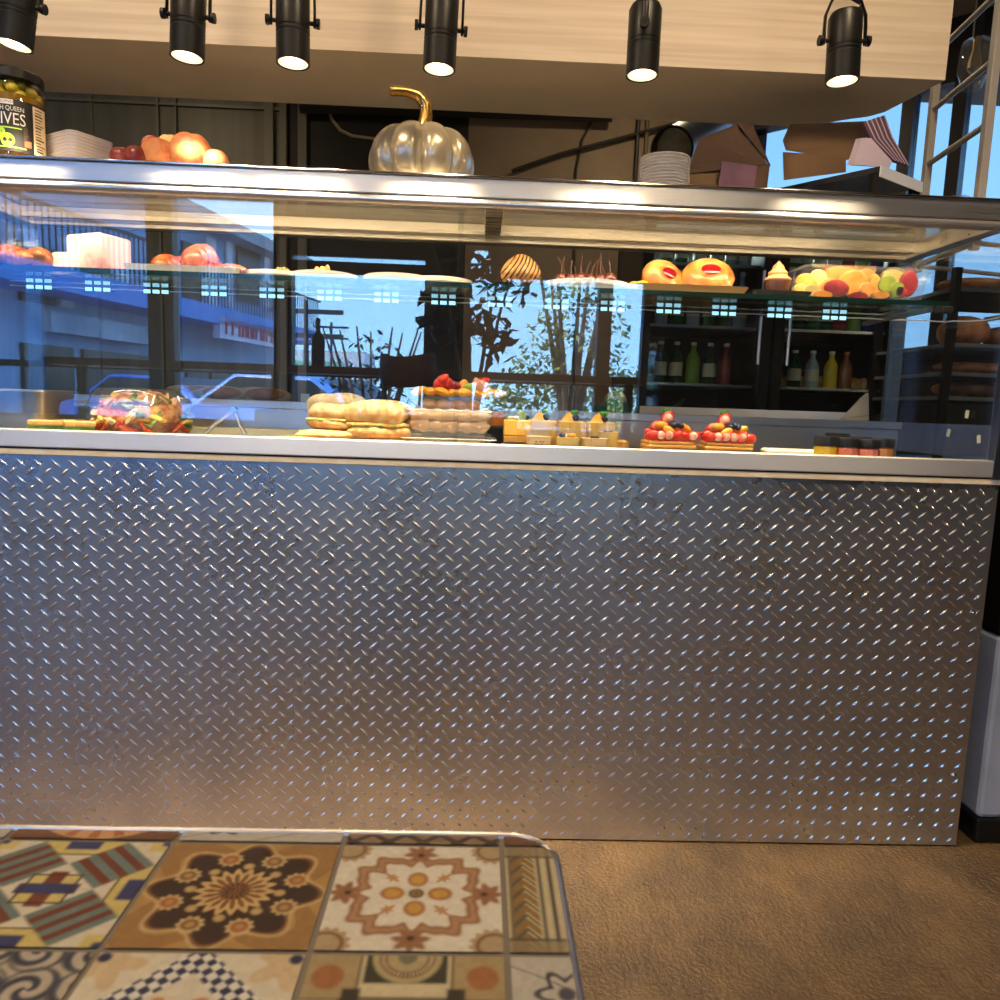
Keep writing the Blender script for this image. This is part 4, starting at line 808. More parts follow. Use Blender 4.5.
# shelf, from the far end of the olives' side
tray('tray', -14, 58, .10, .32, SHZ, .012, blackp, 'black tray under the golden croissants at the end of the glass shelf')
B = SHZ+.004
croissant(on(9, .15, B), .125, .031, .3, 'plump golden croissant at the end of the black tray, cut by the picture edge')
croissant(on(40, .13, B), .115, .026, -.75, 'golden croissant pointing over the rim of the black tray, nearest the pink cakes')
croissant(on(18, .10, B), .085, .019, .1, 'small pale tipped croissant lying in front on the black tray')
croissant(on(22, .24, B), .13, .034, -.2, 'dark croissant behind the others on the black tray')
m_pk = pm('pink_marbled_cake', srgb(228, 190, 176), .55, c2=srgb(206, 128, 122), scale=26, lo=.55, hi=.75, sss=.2, bump=.1)
def cake(px, Y, w_, d_, h_, rz, label):
    o = thing('cake_block', label, 'cake', on(px, Y, SHZ), rz, 'pink cake blocks'); g = G(); g.box((-w_/2, -d_/2, 0), (w_/2, d_/2, h_)); obj('sponge', g, m_pk, o, bevel=.006)
    g = G(); g.box((-w_/2-.001, -d_/2-.001, 0), (w_/2+.001, d_/2+.001, .004)); obj('paper_base', g, white_card, o, smooth=False)
cake(101, .17, .105, .085, .084, -.42, 'large pale pink square cake block with red flecks on the shelf')
cake(68, .20, .04, .05, .050, -.1, 'small pink cake block tucked beside the large pink one')
tray('serving_tray', 140, 252, .12, .31, SHZ, .022, cream_plate, 'cream rectangular tray carrying three red brown croissants')
B = SHZ+.005
croissant(on(168, .22, B), .075, .033, 1.2, 'red brown croissant standing end on at the cake side of the cream tray', croisr)
croissant(on(203, .19, B), .085, .045, 1.0, 'largest glossy red brown croissant, in the middle of the cream tray', croisr)
croissant(on(229, .16, B), .10, .018, -.3, 'flat thin croissant lying at the edge of the cream tray nearest the plates', croisr, .25)
croissant(on(185, .26, B), .07, .036, 1.5, 'reddish croissant partly hidden between the two upright ones on the cream tray', croisr)
m_bits = pm('nutty_topping', srgb(168, 104, 48), .6, c2=srgb(236, 190, 110), scale=70, bump=.5)
def tartlet(px, Y, r, h_, label, Z):
    o = thing('pastry', label, 'pastry', on(px, Y, Z), px*.1, 'small pastries on cream plates'); g = G(); g.lathe([(r*.8, 0), (r, h_*.4), (r*.86, h_*.45), (0, h_*.5)], 20); obj('crust', g, crois, o)
    rr2 = random.Random(int(px)); 
    for k in range(6): g = G(); a = k*1.05; g.ball((r*.5*math.cos(a), r*.5*math.sin(a), h_*.6), (r*.28, r*.24, h_*.38*rr2.uniform(.7, 1.3)), 8, 6); obj('topping', g, m_bits, o)
plate(on(277, .20, SHZ), sz(31, .2), .075, 'cream plate with a crumbly pastry, next to the croissant tray', cream_plate, th=.022)
plate(on(325, .18, SHZ), sz(31, .18), .072, 'cream plate with a nutty pastry above the mirrored sky', cream_plate, th=.022)
tartlet(283, .20, .022, .030, 'crumbly pastry on the cream plate next to the croissant tray', SHZ+.0090)
tartlet(322, .18, .026, .034, 'nutty pastry on the second cream plate', SHZ+.0090)
plate(on(397, .19, SHZ), sz(32, .19), .075, 'cream plate with one small crumb of pastry, third along the shelf', cream_plate, th=.024)
plate(on(440, .21, SHZ), sz(31, .21), .075, 'empty cream plate closest to the joint of the front panes', cream_plate, th=.024)
tartlet(391, .19, .013, .016, 'tiny piece of pastry left on the third cream plate', SHZ+.0098)
tray('tray', 492, 545, .10, .32, SHZ, .010, blackp, 'small black tray under the striped pastry')
o = thing('striped_pastry', 'golden bun with dark chocolate stripes behind the mirrored leaves', 'pastry', on(520, .18, SHZ+.004), .2)
g = G(); R_ = sz(20, .18); g.ball((0, 0, .040), (R_, R_*.85, .042), 28, 18, lambda x, y, z: (x*(1-.25*max(0, z)), y*(1-.25*max(0, z)), max(z, -.9))); obj('bun', g, pm('tan_crust', srgb(222, 168, 96), .45, c2=srgb(200, 138, 70), scale=30), o)
m_choc = pm('chocolate', srgb(66, 34, 20), .35, c2=srgb(84, 46, 26), scale=20)
for k in range(9):
    d = -.8+k*.2; q = math.sqrt(1-d*d); ca, sa = math.cos(.5), math.sin(.5); pts = []
    for i in range(25):
        a = 2*PI*i/24; x, y, z = d*ca+q*math.cos(a)*sa, q*math.sin(a), -d*sa+q*math.cos(a)*ca
        if z < -.75: continue
        f = 1-.25*max(0, z); pts.append((x*f*R_*1.01, y*f*R_*.86, .040+z*.0425))
    if len(pts) > 3: g = G(); g.tube(sorted(pts, key=lambda p: math.atan2(p[2]-.02, p[1]+.0001)), .0016, 6); obj('chocolate_stripe', g, m_choc, o)
plate(on(586, .18, SHZ), sz(41, .18), .08, 'wide white plate heaped with dark stalked cherries', white_plate, 'plate', .026)
m_cher = pm('dark_cherry', srgb(84, 30, 20), .3, c2=srgb(128, 56, 30), scale=20, coat=.5); m_stalk = pm('cherry_stalk', srgb(92, 56, 30), .6)
r = random.Random(3)
for k in range(11):
    px = 560+k*4.9; Y = .15+.05*(k % 2); P = at(px, 300, Y); rad = .0135+.003*r.random()
    o = thing('cherry', 'dark glossy cherry with a thin stalk heaped on the white plate', 'cherry', (P.x, Y, SHZ+.0145), r.random()*6, 'stalked cherries on the white plate'); g = G(); g.ball((0, 0, rad), rad, 14, 10); obj('flesh', g, m_cher, o)
    g = G(); a = r.uniform(-.6, .6); hh = r.uniform(.022, .048); g.tube([(0, 0, rad*1.8), (.3*hh*math.sin(a), 0, rad*1.8+hh*.5), (hh*math.sin(a), 0, rad*1.8+hh)], .0017, 5); obj('stalk', g, m_stalk, o)
tray('serving_tray', 628, 736, .11, .30, SHZ, .022, pm('tan_tray', srgb(204, 160, 96), .4), 'tan tray with two red centred danish pastries')
m_dan = pm('danish_crust', srgb(206, 104, 30), .3, c2=srgb(248, 178, 88), scale=26, coat=.15, bump=.1); m_jam = pm('red_jam', srgb(140, 8, 14), .15, c2=srgb(170, 24, 30), scale=30, coat=.4)
def danish(px, Y, R_, tilt, rz, label, jam=None):
    o = thing('danish_pastry', label, 'danish', on(px, Y, SHZ+.004), rz, 'jam danishes on the tan tray')
    T = Matrix.Translation((0, 0, R_*.72)) @ Matrix.Rotation(tilt, 4, 'X')
    g = G(); g.ball((0, 0, 0), (R_, R_*.85, R_*.62), 40, 24, lambda x, y, z: (x, y, z*(1-.45*math.exp(-((x*x+y*y)/.14)) if z > 0 else 1)), T)
    obj('dough', g, m_dan, o); g = G(); g.ball((0, 0, 0), (R_*.48, R_*.34, R_*.15), 22, 10, None, T @ Matrix.Translation((R_*.08, 0, R_*.38))); obj('jam', g, m_jam, o)
    for k in range(5):
        g = G(); q = .78+.05*k; g.tube([T @ Vector((R_*q*math.cos(a), R_*.85*q*math.sin(a), R_*.60*math.sqrt(max(.02, 1-q*q))+.0005)) for a in [PI+.2+k*.1+(PI*.8)*i/14 for i in range(15)]], [.0008+.0016*math.sin(PI*i/14) for i in range(15)], 6); obj('dough_fold', g, m_dan, o)
danish(661, .17, sz(22.5, .17), 1.15, .45, 'danish with a narrow bright red jam centre, nearest the cherries')
danish(706, .17, sz(25.5, .17), .95, -.1, 'larger danish with a wide dark red jam centre, nearest the cupcake')
o = thing('yellow_pastry', 'folded yellow pastry peeking out beside the danish on the tan tray', 'pastry', on(638, .15, SHZ+.004), .3); g = G(); g.ball((0, 0, .014), (.026, .03, .0135), 18, 12, lambda x, y, z: (x, y, z*(1+.25*math.sin(6*x)))); obj('dough', g, pm('yellow_dough', srgb(240, 196, 50), .5), o)
tray('tray', 735, 795, .09, .30, SHZ, .014, blackp, 'black tray under the single cupcake')
o = thing('cupcake', 'chocolate cupcake with swirled tan frosting on the black tray', 'cupcake', on(776, .15, SHZ+.004), 0)
g = G(); g.lathe([(.024, 0), (.030, .036), (.029, .040), (0, .043)], 40, None, lambda a, z: 1+.03*math.cos(20*a)*(z < .037)); obj('cake', g, m_choc, o)
g = G(); pf = []
for i in range(33): q = i/32; pf.append((max(.0005, .029*(1-q)**.75*(1+.10*math.sin(q*19))), .040+.045*q))
g.lathe(pf, 28); obj('frosting', g, pm('tan_frosting', srgb(180, 126, 74), .5, c2=srgb(198, 146, 92), scale=30), o)
# clear box of cut fruit
x0, x1 = at(793, 300, .15).x, at(916, 300, .15).x; w_ = (x1-x0)/2
fb_ = thing('fruit_container', 'clear rectangular plastic box packed with cut fruit on the shelf', 'container', ((x0+x1)/2, .18, SHZ))
g = G(); n_ = 0
a_, b_ = rr(-w_*.95, w_*.95, -.075, .075, .02), rr(-w_, w_, -.082, .082, .022); n = len(a_); hb = .062
g.add([(x, y, .001) for x, y in a_]+[(x, y, hb) for x, y in b_], [tuple(range(n-1, -1, -1))]+[(i, (i+1) % n, n+(i+1) % n, n+i) for i in range(n)]); obj('box', g, plastic, fb_, smooth=False)
g = G(); c_ = rr(-w_-.008, w_+.008, -.09, .09, .024); d_ = rr(-w_*.97, w_*.97, -.078, .078, .02)
g.add([(x, y, hb) for x, y in c_]+[(x, y, hb+.004) for x, y in c_]+[(x, y, hb+.014) for x, y in d_], [(i, (i+1) % n, n+(i+1) % n, n+i) for i in range(n)]+[(n+i, n+(i+1) % n, 2*n+(i+1) % n, 2*n+i) for i in range(n)]+[tuple(2*n+i for i in range(n))]); obj('lid', g, plastic, fb_, smooth=False)
m_or = pm('orange_flesh', srgb(250, 150, 40), .35, c2=srgb(252, 180, 80), scale=40, coat=.3); m_kiwi = pm('kiwi_flesh', srgb(176, 190, 60), .35, c2=srgb(130, 150, 40), scale=40, coat=.3); m_lem = pm('pale_melon', srgb(244, 222, 140), .35, c2=srgb(236, 200, 100), scale=30, coat=.3)
m_dr = pm('dark_red_fruit', srgb(150, 24, 36), .3, c2=srgb(190, 50, 50), scale=30, coat=.3)
def chunk(px, py, rw, rh, m, Y, rot, nm, par, base):
    P = at(px, py, Y); g = G(); g.ball((P.x-base[0], Y-base[1], P.z-base[2]), (sz(rw, Y), .012, sz(rh, Y)), 20, 10, lambda x, y, z: (x, max(-.5, min(.5, y*1.6)), z), Matrix.Rotation(rot, 4, 'Y')); return obj(nm, g, m, par)
fbl = tuple(fb_.location)
for a in ((806, 283, 11, 9, m_or, .145, .3, 'orange_slice'), (801, 290, 8, 6, m_lem, .125, .2, 'melon_slice'), (818, 278, 9, 8, m_lem, .15, .6, 'melon_slice'), (812, 291, 9, 6, m_lem, .118, .1, 'melon_slice'), (842, 279, 22, 12, m_or, .18, .1, 'orange_slice'), (853, 283, 14, 13, m_or, .14, .2, 'orange_slice'), (836, 288, 13, 8, m_dr, .12, .1, 'red_fruit_slice'),
          (826, 287, 6, 9, m_or, .125, .4, 'orange_slice'), (867, 290, 8, 7, m_or, .125, .5, 'orange_slice'), (875, 285, 6, 11, m_or, .135, -.3, 'orange_slice'), (886, 284, 9, 8, m_kiwi, .13, -.6, 'kiwi_slice'), (896, 290, 7, 8, m_kiwi, .12, .4, 'kiwi_slice'), (908, 284, 9, 13, m_dr, .14, .1, 'strawberry'), (900, 292, 6, 5, straw, .12, .1, 'strawberry'), (858, 296, 9, 4, m_dr, .11, 0, 'red_fruit_slice'), (880, 295, 9, 4, m_or, .115, 0, 'orange_slice'), (822, 295, 10, 4, m_or, .115, 0, 'orange_slice'), (866, 277, 9, 8, m_or, .19, .2, 'orange_slice'), (893, 277, 12, 7, m_lem, .2, .1, 'melon_slice')):
    chunk(*a[:7], a[7], fb_, fbl)
# deck, from the steel pans on
def pan(px0, px1, Y0, Y1, h_, m, label, lip=.012):
    x0, x1 = at(px0, 410, Y0).x, at(px1, 410, Y0).x; o = thing('steel_pan', label, 'pan', ((x0+x1)/2, (Y0+Y1)/2, DZ)); w_, d_ = (x1-x0)/2, (Y1-Y0)/2
    def lp(k, z): return [(x, y, z) for x, y in rr(-w_*k, w_*k, -d_*k, d_*k, .02, 5)]
    loops = [lp(.86, 0), lp(.95, h_), [(x*1.0, y, h_) for x, y, z in lp(1.03, h_)], [(x, y, h_-.004) for x, y, z in lp(1.04, 0)], [(x, y, h_+.001) for x, y, z in lp(.93, 0)], lp(.84, .002)]; n = len(loops[0]); g = G(); g.v = [p for l in loops for p in l]
    order = [0, 1, 3, 2, 4, 5]; g.v = [p for q in order for p in loops[q]]
    for q in range(5): g.f += [(q*n+i, q*n+(i+1) % n, q*n+n+(i+1) % n, q*n+n+i) for i in range(n)]
    g.f += [tuple(range(n-1, -1, -1)), tuple(5*n+i for i in range(n))]; g.m = [0]*len(g.f); obj('pan_body', g, m, o); return o
pan(-22, 42, .07, .23, .098, steel_v, 'deep steel food pan at the end of the deck, cut by the picture edge')
m_pale = pm('pale_blue_steel', srgb(190, 205, 222), .3, .6)
pan(45, 102, .27, .37, .062, m_pale, 'shallow pale steel pan behind the tortilla wedges'); pan(42, 84, .255, .268+.10, .080, m_pale, 'taller pale pan behind the deep steel pan') if False else None
o = thing('serving_tongs', 'steel tongs laid over the shallow pale pan', 'tongs', on(72, .25, .9475), .5)
for s_ in (-1, 1): g = G(); g.box((-.055, -.006, 0), (.055, .006, .003), Matrix.Translation((0, 0, .006+.004*s_)) @ Matrix.Rotation(s_*.06-.12, 4, 'Y')); obj('tong_arm', g, steel_v, o, smooth=False)
m_tort = pm('tortilla', srgb(232, 192, 122), .7, c2=srgb(214, 156, 84), scale=24, bump=.2); m_green = pm('salad_green', srgb(110, 150, 60), .5, c2=srgb(70, 110, 40), scale=50)
def wedge(px, Y, rz, label, L_=.062):
    o = thing('tortilla_wedge', label, 'quesadilla', on(px, Y, DZ), rz, 'filled tortilla wedges')
    for z, nm, m in ((0, 'tortilla', m_tort), (.012, 'tortilla', m_tort)): g = G(); g.prism([(-L_*.5, -L_*.4), (L_*.55, -.004), (-L_*.5, L_*.4)], z, z+.007); obj(nm, g, m, o, bevel=.002)
    g = G(); g.prism([(-L_*.48, -L_*.38), (L_*.5, -.003), (-L_*.48, L_*.38)], .007, .012); obj('filling', g, m_green, o); o.scale = (1, 1, 1.8)
    return o
wedge(47, .08, .2, 'filled tortilla wedge closest to the deep steel pan'); wedge(68, .085, 2.6, 'filled tortilla wedge in the middle of its row'); wedge(86, .08, -.4, 'filled tortilla wedge lying against the salad bowl'); wedge(72, .15, 1.2, 'filled tortilla wedge lying behind its row, near the pale pan')
# salad bowl
P = on(142, .18, DZ); sb = thing('salad_bowl', 'round clear plastic bowl of mixed salad with a domed lid', 'salad bowl', P)
R_ = sz(47, .18); g = G(); g.lathe([(R_*.78, .001), (R_*.82, .004), (R_*.96, .062), (R_, .066), (R_*1.04, .067)], 56, cap=False); g.lathe([(R_*.78, .001), (0, .001)], 56, cap=False); obj('bowl', g, plastic, sb)
g = G(); g.lathe([(R_*1.05, .068), (R_*1.0, .072), (R_*.92, .095), (R_*.80, .108), (R_*.3, .112), (0, .112)], 56, cap=False); obj('lid', g, clear('lid_plastic', (.97, .97, .96), .06, .04, .03), sb)
m_sal = pm('chopped_salad', srgb(176, 78, 40), .5, c2=srgb(236, 176, 104), scale=75, bump=1, detail=6)
g = G(); g.ball((0, 0, .045), (R_*.90, R_*.90, .052), 40, 18, lambda x, y, z: (x*(.9 if z < -.2 else 1), y*(.9 if z < -.2 else 1), max(-.8, z*(1+.12*math.sin(9*x+4*y)+.1*math.cos(11*y-3*x))))); tag(obj('salad', g, m_sal, sb), kind='stuff')
r = random.Random(12); m_ham = pm('ham', srgb(232, 150, 120), .5, c2=srgb(246, 190, 160), scale=30); m_egg = pm('sliced_potato', srgb(248, 224, 160), .5, c2=srgb(240, 200, 120), scale=30); m_yc = pm('yellow_cheese', srgb(248, 206, 80), .5, c2=srgb(252, 226, 130), scale=30)
m_tom = pm('tomato', srgb(176, 58, 34), .4, c2=srgb(206, 96, 58), scale=50); m_let = pm('lettuce', srgb(96, 118, 48), .55, c2=srgb(150, 164, 84), scale=60)
for k in range(78):
    a = r.uniform(PI*.95, PI*2.05) if k < 58 else r.uniform(0, PI); h_ = r.uniform(.008, .056) if k % 2 else r.uniform(.06, .09); q = R_*(.83+.10*h_/.06) if h_ < .058 else R_*r.uniform(.25, .82)
    kinds_ = ((m_ham, 'ham_slice'), (m_egg, 'potato_slice'), (m_let, 'lettuce_leaf'), (m_yc, 'cheese_piece'), (m_tom, 'tomato_piece')); m, nm = kinds_[(4 if h_ < .024 else k % 4 if h_ > .03 else (0, 4, 1, 4)[k % 4])]
    if math.cos(a) > .15 and .022 < h_ < .058 and k % 3: m, nm = kinds_[2]
    if math.cos(a) < -.1 and h_ > .058: m, nm = kinds_[(1, 0, 3)[k % 3]]
    if h_ > .058: h_ = .05+.040*math.sqrt(max(0, 1-(q/R_/.92)**2))+.002
    A1, A2, A3 = r.uniform(3, 6), r.uniform(3, 6), r.uniform(0, 6)
    g = G(); g.ball((q*math.cos(a), q*math.sin(a), h_), (r.uniform(.011, .023), r.uniform(.007, .014), r.uniform(.003, .007)), 14, 8, lambda x, y, z: 1+.22*math.sin(A1*x+A2*y+A3), Matrix.Rotation(a+PI/2, 4, 'Z') @ Matrix.Rotation(r.uniform(-.9, .9), 4, 'Y') @ Matrix.Rotation(r.uniform(-.6, .9), 4, 'X')); obj(nm, g, m, sb)
o = thing('steel_tongs', 'open steel tongs standing like a tent between the salad bowl and the sandwiches', 'tongs', on(231, .09, DZ), 0)
for x in (-.066, .044):
    g = G(); g.tube([(x, -.012, .003), (x*.5, -.006, .036), (.008, 0, .070)], .0060, 8, sq=(1, .7)); obj('tong_arm', g, steel_v, o)
g = G(); g.cyl((.008, -.009, .070), (.008, .009, .070), .006, 12); obj('hinge', g, chrome, o)
m_tb = pm('teal_lining', srgb(150, 190, 210), .5)
g = G(); g.box((at(150, 430, .3).x, .31, DZ), (at(420, 430, .3).x, .372, DZ+.02)); o = tag(obj('flat_tray', g, pm('cream_tray', srgb(240, 222, 190), .5), smooth=False, bevel=.003), 'long flat cream tray lying behind the sandwiches', 'tray')
# ciabatta sandwiches
def loaf(w_, d_, h_, seed):
    r = random.Random(seed); K = [(r.uniform(2, 5), r.uniform(2, 5), r.uniform(0, 6)) for _ in range(3)]
    def f(x, y, z):
        q = 1+sum(.045*math.sin(a*x+b_*y+c+1.5*z) for a, b_, c in K); e_ = 2.8
        n_ = (abs(x)**e_+abs(y)**e_+abs(z)**2.2)**(1/e_) or 1; return (x*q/n_, y*q/n_, z*q/n_)
    return f
def sandwich(px, Y, w_, d_, h_, rz, z, label, pale=False, seed=1, fill=True):
    o = thing('ciabatta_sandwich', label, 'sandwich', on(px, Y, z), rz, 'ciabatta sandwiches piled on the deck'); m = breadp if pale else bread
    g = G(); g.ball((0, 0, h_*.22), (w_/2, d_/2, h_*.22), 32, 16, loaf(w_, d_, h_, seed)); obj('bottom_bread', g, m, o)
    g = G(); g.ball((0, 0, h_*.65), (w_/2*.99, d_/2*1.0, h_*.35), 32, 16, loaf(w_, d_, h_, seed+5)); obj('top_bread', g, m, o)
    if fill:
        g = G(); g.ball((0, 0, h_*.40), (w_/2*.95, d_/2*.95, h_*.09), 32, 10, loaf(w_, d_, h_, seed+9)); obj('filling', g, crumb, o)
        for k in range(4): g = G(); g.ball((-w_*.34+k*w_*.2, -d_*.462, h_*.37), (.007, .005, .002), 10, 6); obj('herb', g, m_green, o)
    return o
sandwich(300, .075, sz(56, .07), .085, .017, .05, DZ, 'flat piece of bread lying lowest in the pile, nearest the tongs', False, 2, False)
sandwich(326, .10, sz(62, .1), .09, .032, 0, DZ, 'flat ciabatta half under the cut sandwich', False, 3, False)
sandwich(333, .125, sz(52, .12), .08, .062, -.05, DZ+.030, 'cut ciabatta showing yellow filling, stacked on the flat halves', False, 4)
sandwich(338, .235, sz(58, .2), .085, .096, .1, DZ+.020, 'pale floury ciabatta on top at the back of the pile', True, 6)
sandwich(378, .115, sz(64, .11), .10, .094, .06, DZ+.010, 'largest golden ciabatta sandwich, next to the clear boxes', False, 8)
sandwich(388, .065, sz(44, .07), .05, .016, .0, DZ, 'small slice of bread lying flat in front of the largest ciabatta', False, 11, False)
# clear boxes
def clam(px, Y, w_, d_, h_, z, label, name='clear_box', lid=True):
    o = thing(name, label, 'plastic box', on(px, Y, z), .02, 'clear plastic food boxes'); n = 0
    def ring(k, zz): return [(x, y, zz) for x, y in rr(-w_/2*k, w_/2*k, -d_/2*k, d_/2*k, .012, 5)]
    L1, L2, L3 = ring(.90, .001), ring(.97, h_*.6), ring(1.05, h_*.6); n = len(L1); g = G(); g.add(L1+L2+L3, [tuple(range(n-1, -1, -1))]+[(i, (i+1) % n, n+(i+1) % n, n+i) for i in range(n)]+[(n+i, n+(i+1) % n, 2*n+(i+1) % n, 2*n+i) for i in range(n)]); obj('box', g, plastic_h, o, smooth=False)
    L1, L2, L3 = ring(1.05, h_*.62), ring(.97, h_*.62), ring(.92, h_); g = G(); g.add(L1+L2+L3, [(i, (i+1) % n, n+(i+1) % n, n+i) for i in range(n)]+[(n+i, n+(i+1) % n, 2*n+(i+1) % n, 2*n+i) for i in range(n)]+[tuple(2*n+i for i in range(n))]); obj('lid', g, plastic, o, smooth=False)
    for zz in (h_*.61,): g = G(); g.tube([(x, y, zz) for x, y, _ in ring(1.055, 0)], .0016, 6, True); obj('rim_bead', g, plid, o)
    return o
bw = sz(88, .15); h1, h2 = .034, .082
c1 = clam(449, .15, bw, .12, h1, DZ, 'flat clear plastic box at the bottom of the stack beside the ciabattas')
g = G(); g.box((-bw*.36, -.04, .004), (bw*.36, .04, .016)); obj('cookie_slice', g, breadp, c1, bevel=.005)
c2 = clam(450, .15, sz(80, .15), .115, h2, DZ+h1, 'tall clear plastic box of rolls in the middle of the stack')
m_roll = pm('pale_rolls', srgb(222, 178, 136), .6, c2=srgb(238, 204, 168), scale=30)
for j in range(2):
    for k in range(5): g = G(); g.ball((-.066+k*.033, -.03+.005*(k % 2), .016+j*.022), (.026, .024, .015), 16, 10, lambda x, y, z: (x, y, z*(1+.2*math.sin(5*x)))); obj('roll', g, m_roll, c2)
for k in range(4): g = G(); g.ball((-.05+k*.034, .01, .063), (.02, .025, .012), 14, 10); obj('roll', g, m_or if k > 1 else m_roll, c2)
def berry(g, c, r_, rot):
    g.ball(c, (r_, r_*.78, r_*1.45), 14, 10, lambda x, y, z: (x*(1-.35*max(0, -z)), y*(1-.35*max(0, -z)), z), rot)
ft = thing('fruit_flan', 'long fruit topped pastry lying on the lid of the clear box stack', 'tart', on(457, .15, DZ+h1+h2), .02)
fw_ = sz(86, .15)
for k in range(8):
    g = G(); g.ball((-fw_/2+.012+k*(fw_-.02)/7, -.01+.012*(k % 2), .010), (.020, .022, .010), 14, 8, None, Matrix.Rotation(.3*(k % 3-1), 4, 'Y')); obj('peach_slice', g, mango, ft)
for k, (x, z, m, nm) in enumerate(((-.045, .022, straw, 'strawberry'), (-.030, .030, straw, 'strawberry'), (-.018, .026, straw, 'strawberry'), (-.036, .036, straw, 'strawberry'), (-.004, .022, m_dr, 'grape'), (.012, .022, m_or, 'apricot_piece'), (.025, .020, m_kiwi, 'kiwi_slice'), (.045, .028, m_ham, 'strawberry'), (.056, .034, straw, 'strawberry'), (.060, .024, m_ham, 'apricot_piece'))):
    g = G(); berry(g, (x, -.012+.004*(k % 3), z), .0125, Matrix.Rotation(k*1.3, 4, 'Y')); obj(nm, g, m, ft)
o = thing('dessert_cup', 'small orange filled cup half hidden behind the clear box stack', 'dessert cup', on(497, .26, DZ+.05), 0)
g = G(); g.lathe([(.016, 0), (.021, .034), (0, .034)], 24); obj('cup', g, pm('orange_mousse', srgb(224, 130, 60), .4), o)
for k in range(3): g = G(); g.ball((-.01+.01*k, -.006, .038), .008, 12, 8); obj('berry', g, blueb, o)
g = G(); g.box((-.03, -.03, 0), (.03, .03, .05)); o = tag(obj('black_riser', g, blackp, smooth=False, bevel=.003), 'small black block under the orange dessert cup', 'riser'); o.location = on(497, .26, DZ)
# custard squares and cups
def sqcake(px, Y, w_, h_, z, label, top, rz=0):
    o = thing('custard_square', label, 'dessert', on(px, Y, z), rz, 'yellow custard squares'); g = G(); g.box((-w_/2, -w_*.42, 0), (w_/2, w_*.42, h_*.3)); obj('sponge', g, pm('caramel_sponge', srgb(196, 140, 66), .6) if 'caramel_sponge' not in bpy.data.materials else bpy.data.materials['caramel_sponge'], o, bevel=.002)
    g = G(); g.box((-w_/2, -w_*.42, h_*.3), (w_/2, w_*.42, h_)); obj('custard', g, custard, o, bevel=.003)
    if top == 'kiwi':
        g = G(); g.ball((.008, -.004, h_+.008), (.012, .004, .012), 16, 10); obj('kiwi_slice', g, m_kiwi, o)
        for k in range(3): g = G(); g.ball((-.016+.007*k, -.006, h_+.004), (.007, .006, .005), 10, 8); obj('cream_dab', g, pm('cream', srgb(250, 240, 220), .5) if 'cream' not in bpy.data.materials else bpy.data.materials['cream'], o)
        g = G(); g.ball((.022, .004, h_+.007), .007, 12, 8); obj('blueberry', g, blueb, o)
    else:
        g = G(); g.lathe([(.024, 0), (.015, .010), (.008, .018), (0, .021)], 5, Matrix.Translation((-.006, 0, h_))); obj('apricot_piece', g, mango, o)
        g = G(); g.ball((.008, -.015, h_+.008), .0085, 14, 10); obj('blueberry', g, blueb, o)
        for k in range(3): g = G(); g.ball((.002+.005*k, -.006, h_+.021), (.006, .003, .005), 10, 6, None, Matrix.Rotation(k-1, 4, 'Y')); obj('mint_leaf', g, mint, o)
    return o
tray('dessert_tray', 492, 615, .09, .34, DZ, .012, blackp, 'dark tray under the yellow custard squares'); B = DZ+.004
sqcake(517, .135, sz(27, .13), .052, B+.012, 'custard square topped with kiwi and cream, nearest the clear boxes', 'kiwi')
sqcake(542, .215, sz(27, .2), .064, B, 'custard square with a mint leaf, second from the kiwi topped one', 'a')
sqcake(571, .215, sz(27, .2), .064, B, 'custard square with an apricot peak, in the middle of the row', 'a')
sqcake(600, .215, sz(27, .2), .064, B, 'custard square with two blueberries, nearest the strawberry tarts', 'a')
g = G(); s_ = sz(15, .13); g.box((-s_, -.016, 0), (s_, .016, .010)); o = tag(obj('dessert_board', g, cream_plate, smooth=False, bevel=.002), 'small board raising the kiwi topped custard square', 'board'); o.location = on(517, .135, B)
def cup(px, Y, w_, h_, m, label, top=None):
    o = thing('dessert_cup', label, 'dessert cup', on(px, Y, DZ+.012 if Y > .1 else DZ), 0, 'clear dessert cups in front'); a, b_ = w_*.40, w_*.5
    def ring(k, z): return [(x, y, z) for x, y in rr(-k, k, -k, k, .006, 4)]
    L = [ring(a, .0005), ring(b_, h_*.97), ring(b_+.0015, h_)]; n = len(L[0]); g = G(); g.add(L[0]+L[1]+L[2], [tuple(range(n-1, -1, -1))]+[(q*n+i, q*n+(i+1) % n, q*n+n+(i+1) % n, q*n+n+i) for q in (0, 1) for i in range(n)]+[tuple(2*n+i for i in range(n))]); obj('cup', g, plastic, o, smooth=False)
    k0 = .64; L = [ring(a-.001, .0015), ring(a+(b_-a)*k0-.001, h_*k0)]; g = G(); g.add(L[0]+L[1], [tuple(range(n-1, -1, -1)), tuple(n+i for i in range(n))]+[(i, (i+1) % n, n+(i+1) % n, n+i) for i in range(n)]); obj('mousse', g, m, o)
    if top == 'berries':
        g = G(); g.ball((-.012, -.012, h_*k0+.004), .0075, 12, 8); obj('blueberry', g, blueb, o); g = G(); g.ball((.008, -.013, h_*k0+.004), (.011, .007, .006), 12, 8); obj('apricot_piece', g, m_or, o); g = G(); g.ball((0, -.004, h_*k0+.003), (.014, .012, .004), 12, 8); obj('cream_dab', g, bpy.data.materials['cream'], o)
    elif top == 'dots':
        for k in range(9): g = G(); g.ball((-.012+.006*(k % 4)+.003*(k//4), -a-.0022, .012+.006*(k//3)), (.0022, .001, .0016), 8, 6); obj('passion_seed', g, m_choc, o)
    else:
        for k in range(3): g = G(); g.ball((-.006+.006*k, -.006, h_*k0+.002), (.005, .004, .003), 10, 6); obj('chocolate_curl', g, m_choc, o)
    return o
